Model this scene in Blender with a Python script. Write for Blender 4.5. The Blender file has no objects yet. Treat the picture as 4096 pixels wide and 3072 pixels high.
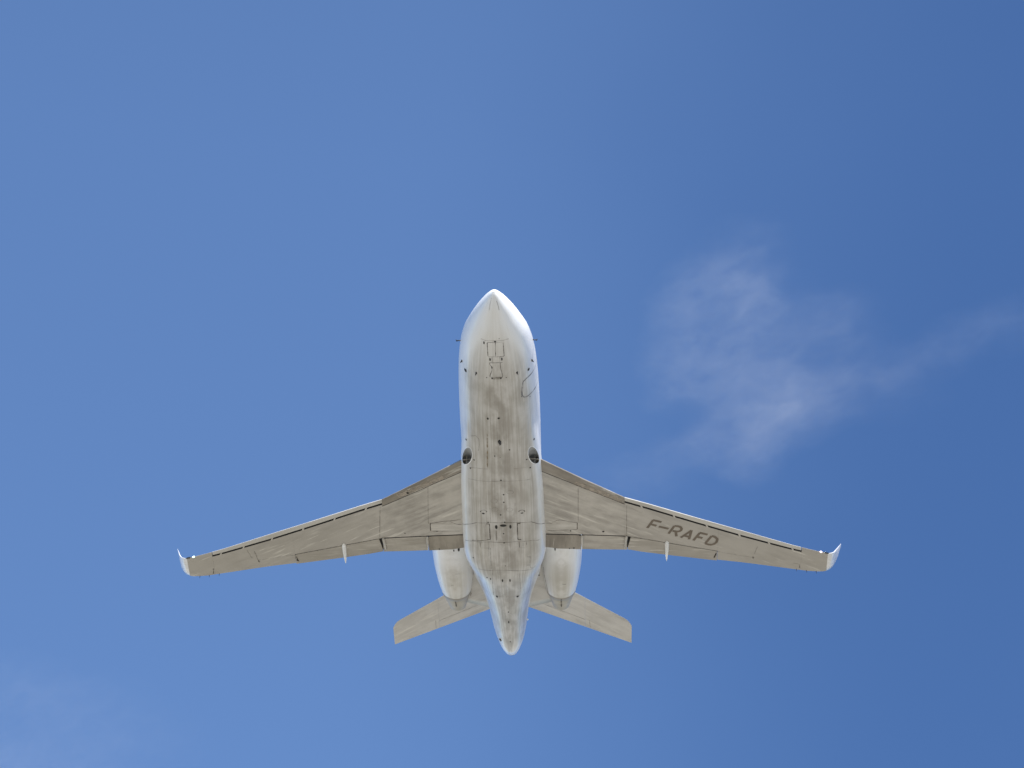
import bpy, math, random
import numpy as np
from mathutils import Vector, Matrix
from mathutils.bvhtree import BVHTree

scene = bpy.context.scene
col = scene.collection
# ------------------------------------------------------------------ camera, sky, sun, exposure
# aircraft axes: X = towards the picture's right (port wing), Y = aft from the nose, Z = up; metres
ROOT = Vector((-3.159, 65.073, 67.686))
cam_d = bpy.data.cameras.new('camera')
cam = bpy.data.objects.new('camera', cam_d)
col.objects.link(cam)
cam_d.sensor_width = 36.0
cam_d.lens = 94.58
cam_d.clip_start = 0.1
cam_d.clip_end = 60000.0
RGT = (0.99956582, 0.02692355, 0.0119703)
UPV = (0.00968851, -0.6839987, 0.72941888)
DIR = (-0.02782622, 0.72898621, 0.68396258)
cam.matrix_world = Matrix(((RGT[0], UPV[0], -DIR[0], 0.0), (RGT[1], UPV[1], -DIR[1], 0.0),
                           (RGT[2], UPV[2], -DIR[2], 1.7), (0, 0, 0, 1)))
scene.camera = cam

SUN_EL, SUN_AZ = math.radians(41.0), math.radians(160.0)     # azimuth measured from +Y towards +X
sun_dir = Vector((math.sin(SUN_AZ) * math.cos(SUN_EL), math.cos(SUN_AZ) * math.cos(SUN_EL), math.sin(SUN_EL)))
world = bpy.data.worlds.new('World')
scene.world = world
world.use_nodes = True
wn = world.node_tree.nodes
wl = world.node_tree.links
bg = wn['Background']
sky = wn.new('ShaderNodeTexSky')
sky.sky_type = 'NISHITA'
sky.sun_disc = False
sky.sun_elevation = SUN_EL
sky.sun_rotation = SUN_AZ
sky.altitude = 1200.0
sky.air_density = 1.0
sky.dust_density = 0.0
sky.ozone_density = 10.0
# a thin high haze veil brightens the sky towards the left (-X) side
def wnode(t, **kw):
    n = wn.new(t)
    for k, v in kw.items():
        setattr(n, k, v)
    return n
wtc = wnode('ShaderNodeTexCoord')
wnz = wnode('ShaderNodeTexNoise')
wnz.inputs['Scale'].default_value = 4.0
wnz.inputs['Detail'].default_value = 3.0
wl.new(wtc.outputs['Generated'], wnz.inputs['Vector'])
wsx = wnode('ShaderNodeSeparateXYZ')
wl.new(wtc.outputs['Generated'], wsx.inputs[0])
wma = wnode('ShaderNodeMath', operation='MULTIPLY_ADD')
wl.new(wnz.outputs[0], wma.inputs[0])
wma.inputs[1].default_value = -0.13
wz = wnode('ShaderNodeMath', operation='MULTIPLY_ADD')
wl.new(wsx.outputs[2], wz.inputs[0])
wz.inputs[1].default_value = -0.30
wz.inputs[2].default_value = 0.205
wad = wnode('ShaderNodeMath', operation='ADD')
wl.new(wsx.outputs[0], wad.inputs[0])
wl.new(wz.outputs[0], wad.inputs[1])
wl.new(wad.outputs[0], wma.inputs[2])
wmr = wnode('ShaderNodeMapRange', interpolation_type='SMOOTHSTEP')
wl.new(wma.outputs[0], wmr.inputs[0])
for i, x in zip((1, 2, 3, 4), (0.115, -0.165, 0.0, 1.0)):
    wmr.inputs[i].default_value = x
wmx = wnode('ShaderNodeMix', data_type='RGBA', blend_type='MULTIPLY')
wmx.inputs[0].default_value = 1.0
wcl = wnode('ShaderNodeMix', data_type='RGBA')
wl.new(wmr.outputs[0], wcl.inputs[0])
wcl.inputs[6].default_value = (0.92, 0.91, 0.91, 1)
wcl.inputs[7].default_value = (1.62, 1.37, 1.19, 1)
wl.new(sky.outputs[0], wmx.inputs[6])
wl.new(wcl.outputs[2], wmx.inputs[7])
wlo = wnode('ShaderNodeMapRange')          # hand-set dimming of the lower sky, flattens its vertical gradient
wl.new(wsx.outputs[2], wlo.inputs[0])
for i, x in zip((1, 2, 3, 4), (0.55, 0.74, 0.84, 1.0)):
    wlo.inputs[i].default_value = x
wvm = wnode('ShaderNodeVectorMath', operation='SCALE')
wl.new(wmx.outputs[2], wvm.inputs[0])
wl.new(wlo.outputs[0], wvm.inputs['Scale'])
wl.new(wvm.outputs[0], bg.inputs[0])
bg.inputs[1].default_value = 0.12

sun_d = bpy.data.lights.new('sun', 'SUN')
sun_d.energy = 5.0
sun_d.angle = math.radians(0.5)
sun_d.color = (1.0, 0.955, 0.89)
sun = bpy.data.objects.new('sun', sun_d)
sun.rotation_euler = sun_dir.to_track_quat('Z', 'Y').to_euler()
col.objects.link(sun)

scene.view_settings.view_transform = 'Standard'
scene.view_settings.look = 'None'
scene.view_settings.gamma = 1.0
scene.view_settings.exposure = 0.84
scene.render.engine = 'CYCLES'
scene.cycles.max_bounces = 8
scene.cycles.diffuse_bounces = 4

# ------------------------------------------------------------------ helpers
def tag(o, label=None, cat=None, group=None, kind=None):
    for k, v in (('label', label), ('category', cat), ('group', group), ('kind', kind)):
        if v:
            o[k] = v
    return o

def mesh_obj(name, verts, faces, mats, parent=None, smooth=True, fm=None, attrs=None):
    me = bpy.data.meshes.new(name)
    me.from_pydata([tuple(map(float, v)) for v in verts], [], [tuple(int(i) for i in f) for f in faces])
    for m in (mats if isinstance(mats, (list, tuple)) else [mats]):
        me.materials.append(m)
    if fm is not None:
        me.polygons.foreach_set('material_index', np.asarray(fm, dtype=np.int32))
    me.polygons.foreach_set('use_smooth', np.full(len(me.polygons), smooth, dtype=bool))
    if attrs:
        for k, v in attrs.items():
            a = me.attributes.new(k, 'FLOAT', 'POINT')
            a.data.foreach_set('value', np.asarray(v, dtype=np.float32))
    me.update()
    o = bpy.data.objects.new(name, me)
    col.objects.link(o)
    if parent is not None:
        o.parent = parent
    return o

def sharp(o, deg=40):
    o.data.set_sharp_from_angle(angle=math.radians(deg))
    return o

def pchip(x, y, xq):
    x = np.array(x, float); y = np.array(y, float); xq = np.asarray(xq, float)
    h = np.diff(x); d = np.diff(y) / h
    m = np.zeros(len(x)); m[0] = d[0]; m[-1] = d[-1]
    for i in range(1, len(x) - 1):
        if d[i-1] * d[i] > 0:
            w1 = 2 * h[i] + h[i-1]; w2 = h[i] + 2 * h[i-1]
            m[i] = (w1 + w2) / (w1 / d[i-1] + w2 / d[i])
    xq = np.clip(xq, x[0], x[-1])
    i = np.clip(np.searchsorted(x, xq) - 1, 0, len(x) - 2)
    t = (xq - x[i]) / h[i]
    return (2*t**3-3*t*t+1)*y[i] + (t**3-2*t*t+t)*h[i]*m[i] + (-2*t**3+3*t*t)*y[i+1] + (t**3-t*t)*h[i]*m[i+1]

def grid_faces(n, m, close=True, flip=False):
    F = []
    for i in range(n - 1):
        for j in range(m if close else m - 1):
            k = (j + 1) % m
            f = (i*m+j, i*m+k, (i+1)*m+k, (i+1)*m+j)
            F.append(f[::-1] if flip else f)
    return F

class MB:                                   # collects simple shapes into one mesh
    def __init__(self):
        self.v = []; self.f = []
    def add(self, v, f):
        o = len(self.v)
        self.v += [tuple(p) for p in v]
        self.f += [tuple(i + o for i in q) for q in f]
        return self
    def box(self, c, s, R=None):
        R = R or Matrix.Identity(3)
        c = Vector(c)
        v = [c + R @ Vector((x*s[0]/2, y*s[1]/2, z*s[2]/2)) for x in (-1, 1) for y in (-1, 1) for z in (-1, 1)]
        return self.add(v, [(0,1,3,2), (4,6,7,5), (0,4,5,1), (2,3,7,6), (0,2,6,4), (1,5,7,3)])
    def loft(self, rings, cap=True):
        n, m = len(rings), len(rings[0])
        f = grid_faces(n, m)
        if cap:
            f += [tuple(range(m))[::-1], tuple((n-1)*m + j for j in range(m))]
        return self.add([p for r in rings for p in r], f)
    def build(self, name, mat, parent, smooth=True):
        return mesh_obj(name, self.v, self.f, mat, parent, smooth)

# ------------------------------------------------------------------ materials
def new_mat(name):
    m = bpy.data.materials.new(name)
    m.use_nodes = True
    nt = m.node_tree
    return m, nt, nt.nodes['Principled BSDF']

def N(nt, typ, **kw):
    n = nt.nodes.new(typ)
    for k, v in kw.items():
        if k.startswith('i_'):
            n.inputs[int(k[2:]) if k[2:].isdigit() else k[2:]].default_value = v
        else:
            setattr(n, k, v)
    return n

def math_node(nt, op, a, b=None, clamp=False):
    n = N(nt, 'ShaderNodeMath', operation=op, use_clamp=clamp)
    for i, x in enumerate((a, b)):
        if x is None:
            continue
        if isinstance(x, (int, float)):
            n.inputs[i].default_value = x
        else:
            nt.links.new(x, n.inputs[i])
    return n.outputs[0]

def ramp(nt, val, lo, hi, a=0.0, b=1.0):
    n = N(nt, 'ShaderNodeMapRange', interpolation_type='SMOOTHSTEP')
    nt.links.new(val, n.inputs[0])
    for i, x in zip((1, 2, 3, 4), (lo, hi, a, b)):
        n.inputs[i].default_value = x
    return n.outputs[0]

def noise(nt, vec, scale, loc=(0, 0, 0), rot=(0, 0, 0), detail=4.0, rough=0.55, dist=0.0):
    if rot != (0, 0, 0):
        r = N(nt, 'ShaderNodeMapping')
        r.inputs[2].default_value = rot
        nt.links.new(vec, r.inputs[0])
        vec = r.outputs[0]
    mp = N(nt, 'ShaderNodeMapping')
    mp.inputs[1].default_value = loc
    mp.inputs[3].default_value = scale
    nt.links.new(vec, mp.inputs[0])
    t = N(nt, 'ShaderNodeTexNoise')
    t.inputs['Scale'].default_value = 1.0
    t.inputs['Detail'].default_value = detail
    t.inputs['Roughness'].default_value = rough
    t.inputs['Distortion'].default_value = dist
    nt.links.new(mp.outputs[0], t.inputs['Vector'])
    return t.outputs[0]

def mix(nt, fac, a, b):
    n = N(nt, 'ShaderNodeMix', data_type='RGBA')
    if isinstance(fac, (int, float)):
        n.inputs[0].default_value = fac
    else:
        nt.links.new(fac, n.inputs[0])
    for s, x in ((6, a), (7, b)):
        if isinstance(x, tuple):
            n.inputs[s].default_value = x if len(x) == 4 else (*x, 1)
        else:
            nt.links.new(x, n.inputs[s])
    return n.outputs[2]

WHITE = (0.78, 0.79, 0.80)

def plain(name, c, rough=0.5, metal=0.0, coat=0.0):
    m, nt, b = new_mat(name)
    tc = N(nt, 'ShaderNodeTexCoord')
    v = noise(nt, tc.outputs['Object'], (3, 3, 3))
    cc = mix(nt, ramp(nt, v, .3, .7), tuple(x * .88 for x in c), tuple(min(1, x * 1.1) for x in c))
    nt.links.new(cc, b.inputs['Base Color'])
    b.inputs['Roughness'].default_value = rough
    b.inputs['Metallic'].default_value = metal
    b.inputs['Coat Weight'].default_value = coat
    return m

def paint(name, dirt, clean=WHITE, kind='wing', sweep=0.0, amount=0.8):
    """white gloss paint under streaky grime, with painted streaks standing in for gloss reflections"""
    m, nt, b = new_mat(name)
    tc = N(nt, 'ShaderNodeTexCoord')
    P = tc.outputs['Object']
    if kind in ('body', 'nacelle'):
        at = N(nt, 'ShaderNodeAttribute', attribute_name='ang')
        ang = at.outputs['Fac']
        s0 = N(nt, 'ShaderNodeSeparateXYZ'); nt.links.new(P, s0.inputs[0])
        sk = N(nt, 'ShaderNodeCombineXYZ')            # skin coordinates: round the girth, along the axis
        nt.links.new(math_node(nt, 'MULTIPLY', math_node(nt, 'MULTIPLY', ang, math_node(nt, 'SIGN', math_node(nt, 'SUBTRACT', s0.outputs[0], 0.0) if kind == 'body' else s0.outputs[0])), 4.2 if kind == 'body' else 2.5), sk.inputs[0])
        nt.links.new(s0.outputs[1], sk.inputs[1])
        P = sk.outputs[0]
        wav = noise(nt, P, (4.5, .22, 4.5), detail=5)
        fine = noise(nt, P, (9, .30, 9), loc=(3, 1, 7), detail=4)
        blot = noise(nt, P, (1.3, .9, 1.3), loc=(9, 2, 4), detail=6)
        sy = N(nt, 'ShaderNodeSeparateXYZ'); nt.links.new(P, sy.inputs[0])
        if kind == 'body':
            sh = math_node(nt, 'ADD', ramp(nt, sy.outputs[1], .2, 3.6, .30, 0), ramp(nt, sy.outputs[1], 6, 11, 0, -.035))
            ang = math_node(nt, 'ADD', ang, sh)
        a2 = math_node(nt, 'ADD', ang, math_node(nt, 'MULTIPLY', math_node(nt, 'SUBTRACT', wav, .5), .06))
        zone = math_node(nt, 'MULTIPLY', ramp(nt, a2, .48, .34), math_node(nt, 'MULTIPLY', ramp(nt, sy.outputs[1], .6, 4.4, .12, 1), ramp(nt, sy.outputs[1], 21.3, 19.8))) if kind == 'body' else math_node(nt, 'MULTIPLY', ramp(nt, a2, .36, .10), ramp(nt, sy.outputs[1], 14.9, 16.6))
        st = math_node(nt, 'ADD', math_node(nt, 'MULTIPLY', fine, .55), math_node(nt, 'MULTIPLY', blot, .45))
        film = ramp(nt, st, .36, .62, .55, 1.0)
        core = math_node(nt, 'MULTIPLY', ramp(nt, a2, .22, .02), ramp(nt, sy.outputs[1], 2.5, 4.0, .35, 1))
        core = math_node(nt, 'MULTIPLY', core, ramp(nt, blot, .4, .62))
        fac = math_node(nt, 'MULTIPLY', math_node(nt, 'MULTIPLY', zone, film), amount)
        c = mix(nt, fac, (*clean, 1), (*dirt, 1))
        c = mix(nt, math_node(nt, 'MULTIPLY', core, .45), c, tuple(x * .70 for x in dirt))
        pal = noise(nt, P, (8, .5, 8), loc=(1, 5, 2), detail=5, rough=.6)
        pal = math_node(nt, 'MULTIPLY', ramp(nt, pal, .56, .70), ramp(nt, ang, .08, .26))
        c = mix(nt, math_node(nt, 'MULTIPLY', pal, .55), c, (.68, .665, .62, 1))  # pale streaks painted in for reflections on the glossy belly
    else:
        sx = N(nt, 'ShaderNodeSeparateXYZ'); nt.links.new(P, sx.inputs[0])
        cx_ = N(nt, 'ShaderNodeCombineXYZ')
        nt.links.new(math_node(nt, 'ABSOLUTE', sx.outputs[0]), cx_.inputs[0])
        nt.links.new(sx.outputs[1], cx_.inputs[1])
        nt.links.new(math_node(nt, 'ADD', sx.outputs[2], math_node(nt, 'MULTIPLY', math_node(nt, 'SIGN', sx.outputs[0]), 3.7)), cx_.inputs[2])
        P = cx_.outputs[0]
        wav = noise(nt, P, (.5, 3.2, 2), rot=(0, 0, sweep), detail=6, rough=.6)
        fine = noise(nt, P, (.55, 7, 4), loc=(3, 1, 7), rot=(0, 0, sweep), detail=5)
        blot = noise(nt, P, (.8, .8, 1), loc=(9, 2, 4), detail=6, rough=.65)
        st = math_node(nt, 'ADD', math_node(nt, 'MULTIPLY', wav, .5), math_node(nt, 'MULTIPLY', blot, .5))
        film = ramp(nt, st, .38, .62, .22, 1.0)
        sm = ramp(nt, math_node(nt, 'ABSOLUTE', sx.outputs[0]), 3.8, 6.5, 0, .7) if name != 'tailplane_paint' else ramp(nt, sx.outputs[1], 0, 1, 0, .5)
        film = math_node(nt, 'ADD', math_node(nt, 'MULTIPLY', film, math_node(nt, 'SUBTRACT', 1.0, sm)), math_node(nt, 'MULTIPLY', sm, .80))
        c = mix(nt, math_node(nt, 'MULTIPLY', film, amount), (*clean, 1), (*dirt, 1))
        sc = ramp(nt, fine, .55, .70)
        sc = math_node(nt, 'MULTIPLY', sc, ramp(nt, blot, .42, .56))
        c = mix(nt, math_node(nt, 'MULTIPLY', sc, .6), c, (.70, .68, .62, 1))  # pale streaks coloured in as the wavy reflections of gloss paint
        c = mix(nt, math_node(nt, 'MULTIPLY', math_node(nt, 'MULTIPLY', ramp(nt, wav, .56, .72), math_node(nt, 'SUBTRACT', 1.0, sm)), .45), c, tuple(x*.66 for x in dirt))  # darker streaks: part grime, part painted reflection contrast
    grain = noise(nt, P, (40, 40, 40), detail=2)
    c = mix(nt, ramp(nt, grain, .35, .65, 0, .10), c, (.22, .20, .17, 1))
    nt.links.new(c, b.inputs['Base Color'])
    rgh = ramp(nt, blot, .3, .7, .28, .45)
    nt.links.new(rgh, b.inputs['Roughness'])
    b.inputs['Coat Weight'].default_value = 0.35
    b.inputs['Coat Roughness'].default_value = 0.12
    return m

M = {}
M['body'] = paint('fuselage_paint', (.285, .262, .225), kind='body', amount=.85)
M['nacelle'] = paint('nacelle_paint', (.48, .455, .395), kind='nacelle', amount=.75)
M['wing'] = paint('wing_paint', (.268, .25, .222), clean=(.54, .515, .47), kind='wing', sweep=-.6)
M['flap'] = paint('flap_paint', (.255, .232, .195), clean=(.48, .455, .41), kind='wing', sweep=-.15)
M['flap_in'] = paint('sooty_inboard_flap_paint', (.17, .148, .118), clean=(.34, .31, .26), kind='wing', sweep=1.5)
M['slat_in'] = paint('inboard_slat_paint', (.165, .145, .115), clean=(.30, .27, .23), kind='wing', sweep=-.66)
M['slat'] = paint('outboard_slat_metal', (.40, .38, .34), clean=(.66, .65, .62), kind='wing', sweep=-.5)
M['tail'] = paint('tailplane_paint', (.37, .355, .33), clean=(.70, .69, .66), kind='wing', sweep=-.6)
M['white'] = plain('white_paint', WHITE, .3, coat=.3)
M['tip'] = plain('winglet_paint', (.76, .76, .77), .3, coat=.3)
M['dark'] = plain('painted_recess_shade', (.012, .012, .013), .8)  # near-black colour standing in for the shade inside slots and gaps
M['black'] = plain('black_fitting', (.02, .02, .022), .5)
M['line'] = plain('panel_gap_grime', (.12, .105, .085), .8)
M['faint'] = plain('faint_panel_gap', (.235, .215, .18), .7)
M['letter'] = plain('faded_brown_lettering', (.15, .122, .095), .6)
M['grey'] = plain('bare_grey_metal', (.30, .28, .245), .5)
M['nozzle'] = plain('sooty_nozzle_metal', (.40, .375, .32), .5)
M['duct'] = plain('grey_duct_lining', (.36, .37, .38), .5)
M['rust'] = plain('rusty_stain', (.30, .22, .10), .8)
M['seal'] = plain('reddish_brown_sealant', (.10, .035, .02), .7)
M['stain'] = plain('brown_streak_stain', (.30, .27, .215), .7)
M['smudge'] = plain('soot_smudge', (.20, .18, .145), .8)
M['doorline'] = plain('door_seal_grey', (.30, .29, .29), .6)
M['pale'] = paint('pale_panel_paint', (.33, .31, .275), clean=(.60, .58, .54), kind='wing', sweep=0)
M['door'] = paint('gear_door_paint', (.38, .345, .285), clean=(.62, .60, .55), kind='wing', sweep=1.57)
M['glass'] = plain('cockpit_glass', (.015, .017, .02), .06, coat=1.0)

def film(name, c, a, rough=.7, lo=.35, hi=.62, sc=(5, 5, 5)):
    """a thin grimy mark: fades out at its edges and wears through in places"""
    m, nt, b = new_mat(name)
    b.inputs['Base Color'].default_value = (*c, 1)
    b.inputs['Roughness'].default_value = rough
    at = N(nt, 'ShaderNodeAttribute', attribute_name='soft')
    tc = N(nt, 'ShaderNodeTexCoord')
    v = ramp(nt, noise(nt, tc.outputs['Object'], sc, detail=3), lo, hi, .35, 1.0)
    x = math_node(nt, 'MULTIPLY', ramp(nt, at.outputs['Fac'], 0, .75), math_node(nt, 'MULTIPLY', v, a), clamp=True)
    nt.links.new(x, b.inputs['Alpha'])
    return m
M['line'] = film('panel_gap_grime', (.065, .052, .04), .92)
M['faint'] = film('faint_panel_gap', (.12, .105, .08), .42)
M['rust'] = film('rusty_stain', (.23, .16, .06), .75)
M['seal'] = film('reddish_brown_sealant', (.08, .03, .018), 1.0)
M['stain'] = film('brown_streak_stain', (.16, .135, .09), .55, sc=(6, 1.5, 6))
M['smudge'] = film('soot_smudge', (.06, .05, .04), .7)
M['doorline'] = film('door_seal_grey', (.20, .20, .21), .62)
M['buff'] = film('buff_leading_edge_stain', (.50, .44, .37), .65, lo=.34, hi=.66, sc=(4, 4, 4))
M['spot'] = film('dark_drain_hole', (.015, .014, .013), 1.0, lo=0, hi=.1)

def lamp(name, c, s):
    m, nt, b = new_mat(name)
    b.inputs['Base Color'].default_value = (*c, 1)
    b.inputs['Emission Color'].default_value = (*c, 1)
    b.inputs['Emission Strength'].default_value = s
    b.inputs['Roughness'].default_value = .1
    return m
M['lamp_g'] = lamp('green_position_lamp', (.72, 1.0, .84), 1.0)
M['lamp_r'] = lamp('red_position_lamp', (1.0, .80, .80), 1.0)

# ------------------------------------------------------------------ ground (below the frame: it lights the belly)
def ground():
    m, nt, b = new_mat('airfield_ground')
    tc = N(nt, 'ShaderNodeTexCoord')
    P = tc.outputs['Object']
    g1 = noise(nt, P, (.01, .01, .01), detail=6)
    g2 = noise(nt, P, (.6, .6, .6), detail=6)
    grass = mix(nt, g2, (.17, .155, .095, 1), (.28, .255, .175, 1))
    conc = mix(nt, g2, (.35, .325, .285, 1), (.44, .41, .365, 1))
    c = mix(nt, ramp(nt, g1, .40, .60), grass, conc)
    nt.links.new(c, b.inputs['Base Color'])
    b.inputs['Roughness'].default_value = .9
    v = [(0, 0, 0)]; f = []
    rad = [5, 30, 120, 500, 2000, 8000, 30000]
    n = 48
    for r in rad:
        v += [(r*math.cos(2*math.pi*k/n), r*math.sin(2*math.pi*k/n), 0) for k in range(n)]
    for k in range(n):
        f.append((0, 1+k, 1+(k+1) % n))
    for i in range(len(rad)-1):
        for k in range(n):
            k2 = (k+1) % n
            f.append((1+i*n+k, 1+(i+1)*n+k, 1+(i+1)*n+k2, 1+i*n+k2))
    o = mesh_obj('ground', v, f, m, smooth=False)
    tag(o, kind='structure')
ground()

# ------------------------------------------------------------------ the aircraft
jet = bpy.data.objects.new('business_jet', None)
jet.location = ROOT
col.objects.link(jet)
tag(jet, 'white business jet flying overhead with a grimy belly and brown letters F-RAFD under one wing', 'airplane')

# ---- fuselage and belly fairing: one smooth body, split along its panel joints
FY = [.12, .2, .36, .62, 1, 1.5, 2.1, 3, 4, 5.5, 7, 9, 12, 14, 15.5, 16.5, 17.5, 18.5, 19.5, 20.5, 21.25, 21.72]
FT = [-.40, -.27, -.14, .01, .14, .26, .44, .78, 1.1, 1.36, 1.4, 1.4, 1.4, 1.42, 1.42, 1.4, 1.38, 1.34, 1.28, 1.2, 1.14, 1.1]
FB = [-.48, -.57, -.68, -.82, -.97, -1.15, -1.25, -1.34, -1.38, -1.4, -1.4, -1.4, -1.4, -1.36, -1.18, -.98, -.74, -.48, -.22, .03, .2, .42]
FW = [.05, .13, .255, .43, .655, .895, 1.12, 1.292, 1.384, 1.442, 1.458, 1.45, 1.42, 1.4, 1.32, 1.09, .905, .776, .687, .559, .40, .278]
FZ = [-.44, -.42, -.4, -.37, -.33, -.28, -.2, -.08, 0, 0, 0, 0, 0, .02, .12, .22, .32, .43, .53, .62, .68, .76]
BY = [5.0, 6.0, 7.2, 8.6, 10.0, 11.5, 12.6, 13.4, 14.2, 15.0, 16.0, 17.2, 18.4]
BB = [-1.22, -1.34, -1.48, -1.6, -1.66, -1.68, -1.67, -1.63, -1.52, -1.34, -1.05, -.68, -.36]
BW = [.95, 1.15, 1.33, 1.475, 1.53, 1.546, 1.567, 1.554, 1.428, 1.185, .92, .66, .42]
BZ = [-.75, -.72, -.7, -.7, -.75, -.75, -.74, -.72, -.66, -.56, -.36, -.08, .2]
BT = [-.3, -.2, -.1, 0, 0, 0, 0, 0, 0, .05, .15, .3, .45]

def superell(y, Y, T, B, W, Z, eb, et):
    th = np.linspace(0, 2*np.pi, 4000, endpoint=False)
    t, b, w, z = [float(pchip(Y, q, [y])[0]) for q in (T, B, W, Z)]
    s, c = np.sin(th), np.cos(th)
    e = np.where(s < 0, eb, et)
    return w*np.sign(c)*np.abs(c)**(2/e), z + np.where(s < 0, z-b, t-z)*np.sign(s)*np.abs(s)**(2/e)

NS = 192
PH = -np.pi/2 + 2*np.pi*np.arange(NS)/NS        # index 0 is the belly line

def polar(x, z, cz):
    a = np.arctan2(z-cz, x); r = np.hypot(x, z-cz)
    o = np.argsort(a); a, r = a[o], r[o]
    ph = (PH + np.pi) % (2*np.pi) - np.pi
    return np.interp(ph, np.r_[a-2*np.pi, a, a+2*np.pi], np.r_[r, r, r])

def body_ring(y):
    cz = float(pchip(FY, FZ, [y])[0])
    cz -= .35*float(np.interp(y, [6, 8, 13, 15.5], [0, 1, 1, 0]))
    r = polar(*superell(y, FY, FT, FB, FW, FZ, 2.15, 2.0), cz)
    if BY[0] <= y <= BY[-1]:
        r2 = polar(*superell(y, BY, BT, BB, BW, BZ, float(np.interp(y, [5, 9, 12.5, 15.5], [2.1, 2.75, 2.75, 2.2])), 2.0), cz)
        k = .26*float(np.interp(y, [5.0, 7.4, 14.5, 18.4], [0, 1, 1, 0]))**1.5 + 1e-4
        h = np.clip(k-np.abs(r-r2), 0, None)
        r = np.maximum(r, r2) + h*h/(4*k)
    return np.stack([r*np.cos(PH), np.full(NS, y), cz+r*np.sin(PH)], 1)

ys = np.concatenate([.12 + np.linspace(0, 1, 44)**2*.88, np.linspace(1.03, 5.78, 95)[:-1],
                     np.linspace(5.78, 15.2, 175), np.linspace(15.2, 21.72, 120)[1:]])
rings = np.array([body_ring(y) for y in ys])
fair = rings.copy()                                # fair the lofted skin along its length
for i, y in enumerate(ys):
    if 4.3 < y < 20.6:
        sg = .30*min(1, (y-4.3)/1.0, (20.6-y)/1.0) + 1e-3
        m = np.abs(ys-y) < 2.2*sg + 1e-6
        wgt = np.exp(-((ys[m]-y)/sg)**2) * np.gradient(ys)[m]
        fair[i, :, 0] = (rings[m, :, 0]*wgt[:, None]).sum(0)/wgt.sum()
        fair[i, :, 2] = (rings[m, :, 2]*wgt[:, None]).sum(0)/wgt.sum()
rings = fair
K0 = int(np.argmin(np.abs(ys-5.78))); K1 = int(np.argmin(np.abs(ys-15.2)))
HALF = 50                                          # fairing covers +-HALF ring steps from the belly line
# 0 on the belly line, .5 at the widest line of the side, 1 on the crown
def ang_of(rg):
    w = np.abs(rg[:, 0]).max(); iw = int(np.argmax(rg[:, 0]))
    idx = np.minimum(np.arange(NS), NS-np.arange(NS))
    return np.where(idx <= iw, .5*np.abs(rg[:, 0])/w, 1-.5*np.abs(rg[:, 0])/w)
ANGS = np.array([ang_of(r) for r in rings])

def body_part(name, keep, parent):
    n, m = len(ys), NS
    V = rings.reshape(-1, 3)
    F = []
    for i in range(n-1):
        for j in range(m):
            if keep(i, j):
                k = (j+1) % m
                F.append((i*m+j, (i+1)*m+j, (i+1)*m+k, i*m+k))
    used = sorted({q for f in F for q in f})
    mp = {q: i for i, q in enumerate(used)}
    F = [tuple(mp[q] for q in f) for f in F]
    Vv = [V[q] for q in used]
    A = [ANGS[q // m][q % m] for q in used]
    if name == 'fuselage':
        for i0, d in ((0, -1), (n-1, 1)):
            c = len(Vv); Vv.append(rings[i0].mean(0) + np.array([0, .02*d, 0])); A.append(.3)
            for j in range(m):
                a, b = mp[i0*m+j], mp[i0*m+(j+1) % m]
                F.append((c, a, b) if d < 0 else (c, b, a))
    return mesh_obj(name, Vv, F, M['body'], parent, attrs={'ang': A})

inside = lambda i, j: K0 <= i < K1 and (j < HALF or j >= NS-HALF)
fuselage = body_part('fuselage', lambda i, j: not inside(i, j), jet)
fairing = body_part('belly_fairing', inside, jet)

# ---- wings
LE = [(.9, 7.92), (1.525, 8.41), (3.0, 9.6), (4.5, 10.77), (5.2, 11.12), (7.34, 12.27), (9.1, 13.2), (10.73, 14.07), (11.57, 14.48), (12.07, 14.70), (12.2, 14.756), (12.32, 14.811)]
TE = [(.9, 13.1), (1.585, 13.26), (1.93, 13.37), (2.84, 13.51), (3.75, 13.63), (4.62, 13.73), (5.17, 13.93), (6.35, 14.28), (7.95, 14.73), (9.2, 15.06), (10.8, 15.55), (11.78, 15.85), (12.2, 15.885), (12.32, 15.862)]
HG = [(.9, 12.47), (1.58, 12.53), (2.92, 12.71), (4.55, 12.95), (4.75, 13.01), (5.89, 13.42), (8.15, 14.235), (9.4, 14.65), (11.2, 15.27)]
lin = lambda T, x: float(np.interp(x, [p[0] for p in T], [p[1] for p in T]))
WZ = lambda x: -.98 + .072*x

def foil(u, lower, c, tk=1.0):
    """height over the chord line, as a length"""
    t = (1.4845*np.sqrt(max(u, 0)) - .63*u - 1.758*u*u + 1.4215*u**3 - .518*u**4)
    return (-.62*t*.07*c if lower else t*.115*c)*tk

def wpt(x, y, lower, s, tk=1.0, dz=0.0):
    le, te = lin(LE, x), lin(TE, x)
    c = te-le
    u = (y-le)/c
    return (s*x, y, WZ(x) + foil(min(max(u, 0), 1), lower, c, tk) + dz)

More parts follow.
